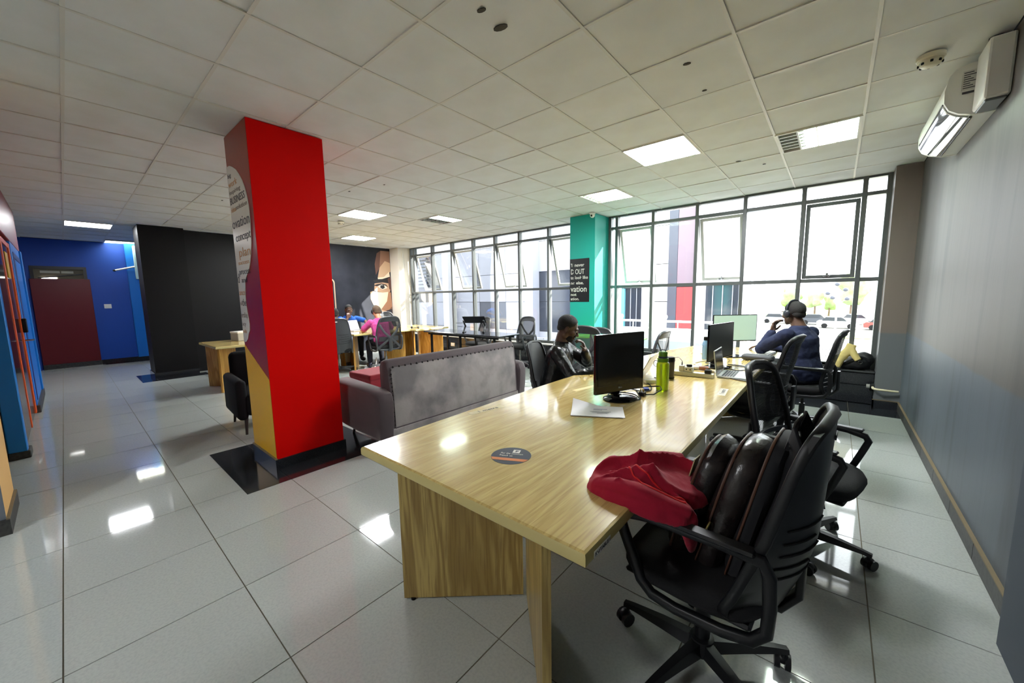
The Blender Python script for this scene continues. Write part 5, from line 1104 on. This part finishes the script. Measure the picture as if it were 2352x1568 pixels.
# folding laptop stand on the black table
ls = thing('laptop_stand', 'black folding laptop stand on the black table', 'laptop stand', (-5.42, 5.22, .736), math.radians(35))
obj('tray', MB().rbox(-.22, .22, -.006, .006, -.15, .15, .004, 1, Matrix.Translation((0, .04, .25)) @ Matrix.Rotation(math.radians(62), 4, 'X')), m_black, ls)
obj('mouse_tray', MB().rbox(-.36, -.22, -.05, .05, .19, .197, .003, 1), m_black, ls)
for x in (-.2, .2):
    obj('leg_link', MB().tube([(x, -.12, .012), (x, .1, .12)], 0, rect=(.02, .03), up=(1, 0, 0)), m_plg, ls); obj('leg_link', MB().tube([(x, .1, .12), (x, -.08, .24)], 0, rect=(.02, .03), up=(1, 0, 0)), m_plg, ls)
    for y, z in ((-.12, .016), (.1, .12)): obj('pivot', MB().cyl((x - .016, y, z), (x + .016, y, z), .016, 12), m_black, ls)
    obj('foot_bar', MB().tube([(x, -.14, .008), (x, .14, .008)], .008, 8), m_black, ls)
db = thing('desk_organiser', 'pale box on the oak desk beside the red column', 'box', (-7.9, 1.95, .7502), math.radians(10)); obj('box', MB().rbox(-.13, .13, -.1, .1, 0, .15, .008, 1), mat('pale_box', (176, 172, 160), .5), db); obj('lid', MB().rbox(-.135, .135, -.105, .105, .13, .16, .006, 1), m_white, db)
pb = thing('paper_pile', 'loose white papers on the oak desk beside the man in pink', 'papers', (-7.5, 4.5, .7502), .4)
for q in range(3): obj('page', MB().box(-.1 + q * .02, .1 + q * .02, -.14, .14 - q * .02, q * .002, q * .002 + .0015), m_pap, pb)
hs = thing('headset', 'black headset lying on the oak desk by the white pier', 'headset', (-7.15, 5.05, .7502), .5); obj('band', MB().tube([(.08 * math.cos(a), .08 * math.sin(a), .012) for a in [k * PI / 8 for k in range(9)]], .007, 6), m_black, hs, 60)
for x in (-.08, .08): obj('ear_cup', MB().ell((x, 0, .028), (.02, .035, .028)), m_black, hs, 180)
fc = obj('floor_cable', MB().tube(smooth_pts([(-7.35, 3.62, .006), (-7.2, 3.75, .006), (-7.15, 3.95, .006), (-7.25, 4.1, .05), (-7.3, 4.15, .2)]), .008, 6), m_white, None, 60); tag(fc, 'white cable trailing on the floor under the oak desk', 'cable', 'loose cables')

# ------------------------------------------------------------------ outside: clad building across a terrace, street far below
m_clad = mat('pale_cladding', (150, 152, 163), .5, rnd=.05); m_cladw = mat('white_cladding', (205, 205, 206), .5, rnd=.03); m_slate = mat('slate_cladding', (66, 70, 82), .35); m_dglass = mat('dark_shop_glass', (52, 56, 66), .12); m_redc = mat('red_cladding', (140, 50, 54), .5); m_louvb = mat('louvre_blue_grey', (84, 90, 108), .5)
bl = thing('clad_building', 'pale panel-clad building across the terrace, seen through the far windows', 'building', (0, 0, 0))
obj('core', MB().box(-26.1, -5.86, 12.05, 16, -4, 4.2), m_slate, bl)
xs = [-26.12 + 1.56 * k for k in range(14)]
zs = [-1.1, .05, 1.2, 2.35, 3.5, 4.2]
for i in range(len(xs) - 1):
    for j in range(len(zs) - 1):
        dark = (i == 6 and j in (2, 3)) or (i in (11, 12) and j in (1, 2)) or (i == 9 and j in (1,))
        slab_m = m_slate if dark and i == 9 else (m_dglass if dark else (m_cladw if zs[j] > 3.4 else m_clad))
        o = obj('cladding_panel', MB().box(0, 1.54, 0, .05, 0, zs[j + 1] - zs[j] - .02), slab_m, bl, loc=(xs[i] + .01, 12.0 + (.03 if dark else 0), zs[j] + .01))
for k in range(9): obj('louvre_slat', MB().box(-16.5, -15.75, 11.93, 11.99, 1.95 + k * .17, 2.06 + k * .17), m_louvb, bl)
obj('projecting_pier', MB().box(-14.1, -13.7, 11.6, 12.02, -1, 4.3), m_cladw, bl); obj('projecting_pier', MB().box(-9.2, -8.8, 11.6, 12.02, -1, 4.3), m_clad, bl)
b2_ = thing('shop_building', 'white-piered building with dark shopfront and a red panel, beyond the railing', 'building', (0, 0, 0))
obj('core', MB().box(-5.75, -1.9, 12.2, 16, -4, 4.4), m_slate, b2_)
def fac(name, x0, x1, z0, z1, m, y=12.0, d=.2): return obj(name, MB().box(x0, x1, y, y + d, z0, z1), m, b2_)
fac('pier', -5.75, -5.42, -3, 4.5, m_cladw, 11.8, .4); fac('corner_trim', -5.42, -5.32, -3, 1.62, mat('aqua_trim', (110, 176, 190), .4)); fac('shop_glass', -5.32, -4.66, -3, 1.62, m_dglass, 12.1, .1); fac('upper_panel', -5.42, -4.66, 1.64, 4.5, m_cladw)
for k in range(3): fac('glazing_bar', -5.14 + k * .2, -5.12 + k * .2, -3, 1.62, m_clad, 12.06, .06)
fac('pier', -4.66, -4.36, -3, 4.5, m_cladw, 11.8, .4)
for j in range(5): fac('cladding_panel', -4.34, -3.93, -1.1 + j * 1.15, -1.1 + j * 1.15 + 1.13, m_cladw, 12.0)
fac('slate_panel', -3.92, -3.66, -3, 4.5, m_slate, 11.95, .25); fac('red_panel', -3.65, -3.15, -3, 1.62, m_redc, 11.95, .25); fac('slate_panel', -3.65, -3.15, 1.64, 4.5, mat('mauve_cladding', (112, 96, 108), .4), 11.95, .25)  # upper red panel: washing-out reflection put into its mauve colour
fac('pier', -3.13, -2.88, -3, 4.5, m_cladw, 11.85, .35); fac('shop_glass', -2.88, -2.02, -3, 1.64, m_dglass, 12.1, .1); fac('upper_panel', -2.88, -2.02, 1.66, 4.5, m_cladw)
for k in range(3): fac('glazing_bar', -2.7 + k * .25, -2.68 + k * .25, -3, 1.64, m_clad, 12.06, .06)
fac('pier', -2.0, -1.72, -3, 5, m_clad, 11.8, .4)
# terrace, parapets, railing
tr_ = struct('terrace', MB().box(-26, -1.35, 7.1, 12, -.6, -.3), m_cladw, label='pale terrace outside the windows')
obj('parapet', MB().box(-4.2, -1.35, 9.15, 9.5, -.3, .6), m_cladw, tr_)
for k in range(4): obj('parapet_panel', MB().box(-4.2 + k * .72, -4.2 + k * .72 + .70, 8.3, 8.36, -.3, .43), m_clad, tr_)
for k in range(9): obj('parapet_panel', MB().box(-11.4 + k * .78, -11.4 + k * .78 + .76, 8.3, 8.36, -.3, .3), m_clad, tr_)
rl = thing('railing', 'white metal terrace railing with round post caps', 'railing', (0, 0, 0)); m_rail = mat('white_rail', (222, 222, 218), .35)
for x in (-4.05, -2.98, -1.92, -1.4):
    p_ = obj('post', MB().cyl((x, 9.0, -.3), (x, 9.0, .86), .03, 10), m_rail, rl, 40); obj('cap', MB().ell((x, 9.0, .9), (.05, .05, .055)), m_rail, p_, 180)
for z in (.80, .3): obj('rail', MB().cyl((-4.05, 9.0, z), (-1.4, 9.0, z), .025, 10), m_rail, rl, 40)
for k in range(7): obj('baluster', MB().cyl((-3.75 + k * .35, 9.0, -.3), (-3.75 + k * .35, 9.0, .8), .012, 8), m_rail, rl)
cb = thing('terrace_planter', 'white slatted planter with a green top behind the railing', 'planter', (-4.2, 10.2, -.3)); obj('box', MB().rbox(.2, .75, -.2, .2, 0, .85, .01, 1), m_cladw, cb); obj('green_top', MB().rbox(.75, 1.5, -.2, .2, .5, .6, .01, 1), mat('lime_trim', (110, 170, 90), .5), cb)
# ground and street
gr = struct('ground', MB().box(-60, 90, 12, 160, -3.9, -3.5), mat('street_asphalt', (120, 118, 112), .9, var=(.2, (150, 150, 142), .4, .6)), label='street and parking ground below')
obj('grass_verge', MB().box(-30, 60, 84, 110, -3.5, -3.44), mat('verge_grass', (112, 130, 70), .95), gr); obj('grass_verge', MB().box(-1.5, 12, 52, 57, -3.5, -3.44), MATS['verge_grass'], gr)
m_leaf = mat('leaf_green', (120, 136, 96), .9, var=(1.5, (146, 160, 116), .4, .7)); m_bark = mat('bark', (96, 80, 64), .9)
def tree(label, x, y, h, r):
    t = thing('street_tree', label, 'tree', (x, y, -3.5), 0, 'street trees'); obj('trunk', MB().cyl((0, 0, 0), (0, 0, h * .55), .18, 8, .1), m_bark, t)
    b = MB(); rnd_ = random.Random(int(x * 10 + y))
    for k in range(16): a = rnd_.uniform(0, 6.28); q = rnd_.uniform(0, r * .7); b.ell((q * math.cos(a), q * math.sin(a), h * .5 + rnd_.uniform(0, h * .42)), (r * rnd_.uniform(.3, .5),) * 3, None, 8, 6)
    fuse('crown', b, m_leaf, t, .3, 0, wrinkle=.6, wscale=1)
tree('tallest street tree, right of the lamp mast', 1.9, 78, 7.2, 2.6); tree('tree at the edge of the pier beyond the street', 7.6, 82, 6.4, 2.0); tree('low round tree behind the head of the man in navy', -2.6, 84, 5.0, 1.6); tree('small tree left of the lamp mast', -.7, 86, 4.2, 1.3); tree('tree glimpsed beside the shop building', -6.2, 88, 5.6, 2.0)
m_cw = [mat('car_paint_%d' % i, c_, .25) for i, c_ in enumerate(((200, 200, 200), (60, 64, 72), (150, 154, 160), (120, 60, 56), (220, 220, 216)))]
m_cg = mat('car_glass', (40, 46, 54), .1)
def car(label, x, y, k):
    t = thing('parked_car', label, 'car', (x, y, -3.5), 0, 'parked cars')
    obj('body', MB().prism([(-2.1, .3), (2.1, .3), (2.15, .75), (1.9, .9), (.9, .95), (-1.9, .98), (-2.15, .8)], lambda u, v, q: (u, q, v), -.85, .85), m_cw[k], t)
    obj('cabin', MB().prism([(-1.6, .95), (.95, .95), (.4, 1.45), (-1.2, 1.47)], lambda u, v, q: (u, q, v), -.75, .75), m_cg, t); obj('roof', MB().box(-1.15, .36, -.72, .72, 1.45, 1.5), m_cw[k], t)
    for sx in (-1.3, 1.3): 
        for sy in (-.86, .7): obj('wheel', MB().cyl((sx, sy, .33), (sx, sy + .16, .33), .33, 14), m_black, t)
for i, (x, y, k, l_) in enumerate(((-1.9, 72, 1, 'dark parked car seen past the headphones of the man in navy'), (2.6, 74, 4, 'white parked car in the middle of the parked row'), (7.2, 75, 2, 'silver parked car behind the window pier'), (.4, 66, 0, 'pale parked car in the nearer row'), (5.0, 65, 3, 'dull red parked car in the nearer row'), (-6.8, 73, 2, 'silver parked car next to the shop building'))): car(l_, x, y, k)
sg = thing('white_board', 'white hoarding board on a mesh fence below the window', 'sign', (-.2, 35, -3.5)); obj('board', MB().box(-.65, .7, 0, .05, 1.25, 2.2), m_cladw, sg); obj('print', MB().box(-.1, .35, -.01, 0, 1.95, 2.05), m_clad, sg)
for k in range(8): obj('fence_bar', MB().box(-.65 + k * .19, -.62 + k * .19, 0, .04, 0, 1.25), m_clad, sg)
for z in (.3, .75, 1.2): obj('fence_rail', MB().box(-.65, .7, 0, .04, z, z + .04), m_clad, sg)
lm = thing('lamp_mast', 'street lamp mast with a cluster of round lamps', 'street lamp', (.15, 45, -3.5)); obj('mast', MB().cyl((0, 0, 0), (0, 0, 5.2), .09, 8, .05), m_clad, lm)
for k, (x, z) in enumerate(((-.7, 4.7), (.5, 5.0), (-.1, 5.5), (.65, 4.2), (-.35, 4.3))): a_ = obj('lamp_arm', MB().cyl((0, 0, z - .5), (x, 0, z), .03, 6), m_clad, lm); obj('lamp_head', MB().ell((x, 0, z), (.2, .2, .17), None, 10, 7), m_slate, a_, 180)
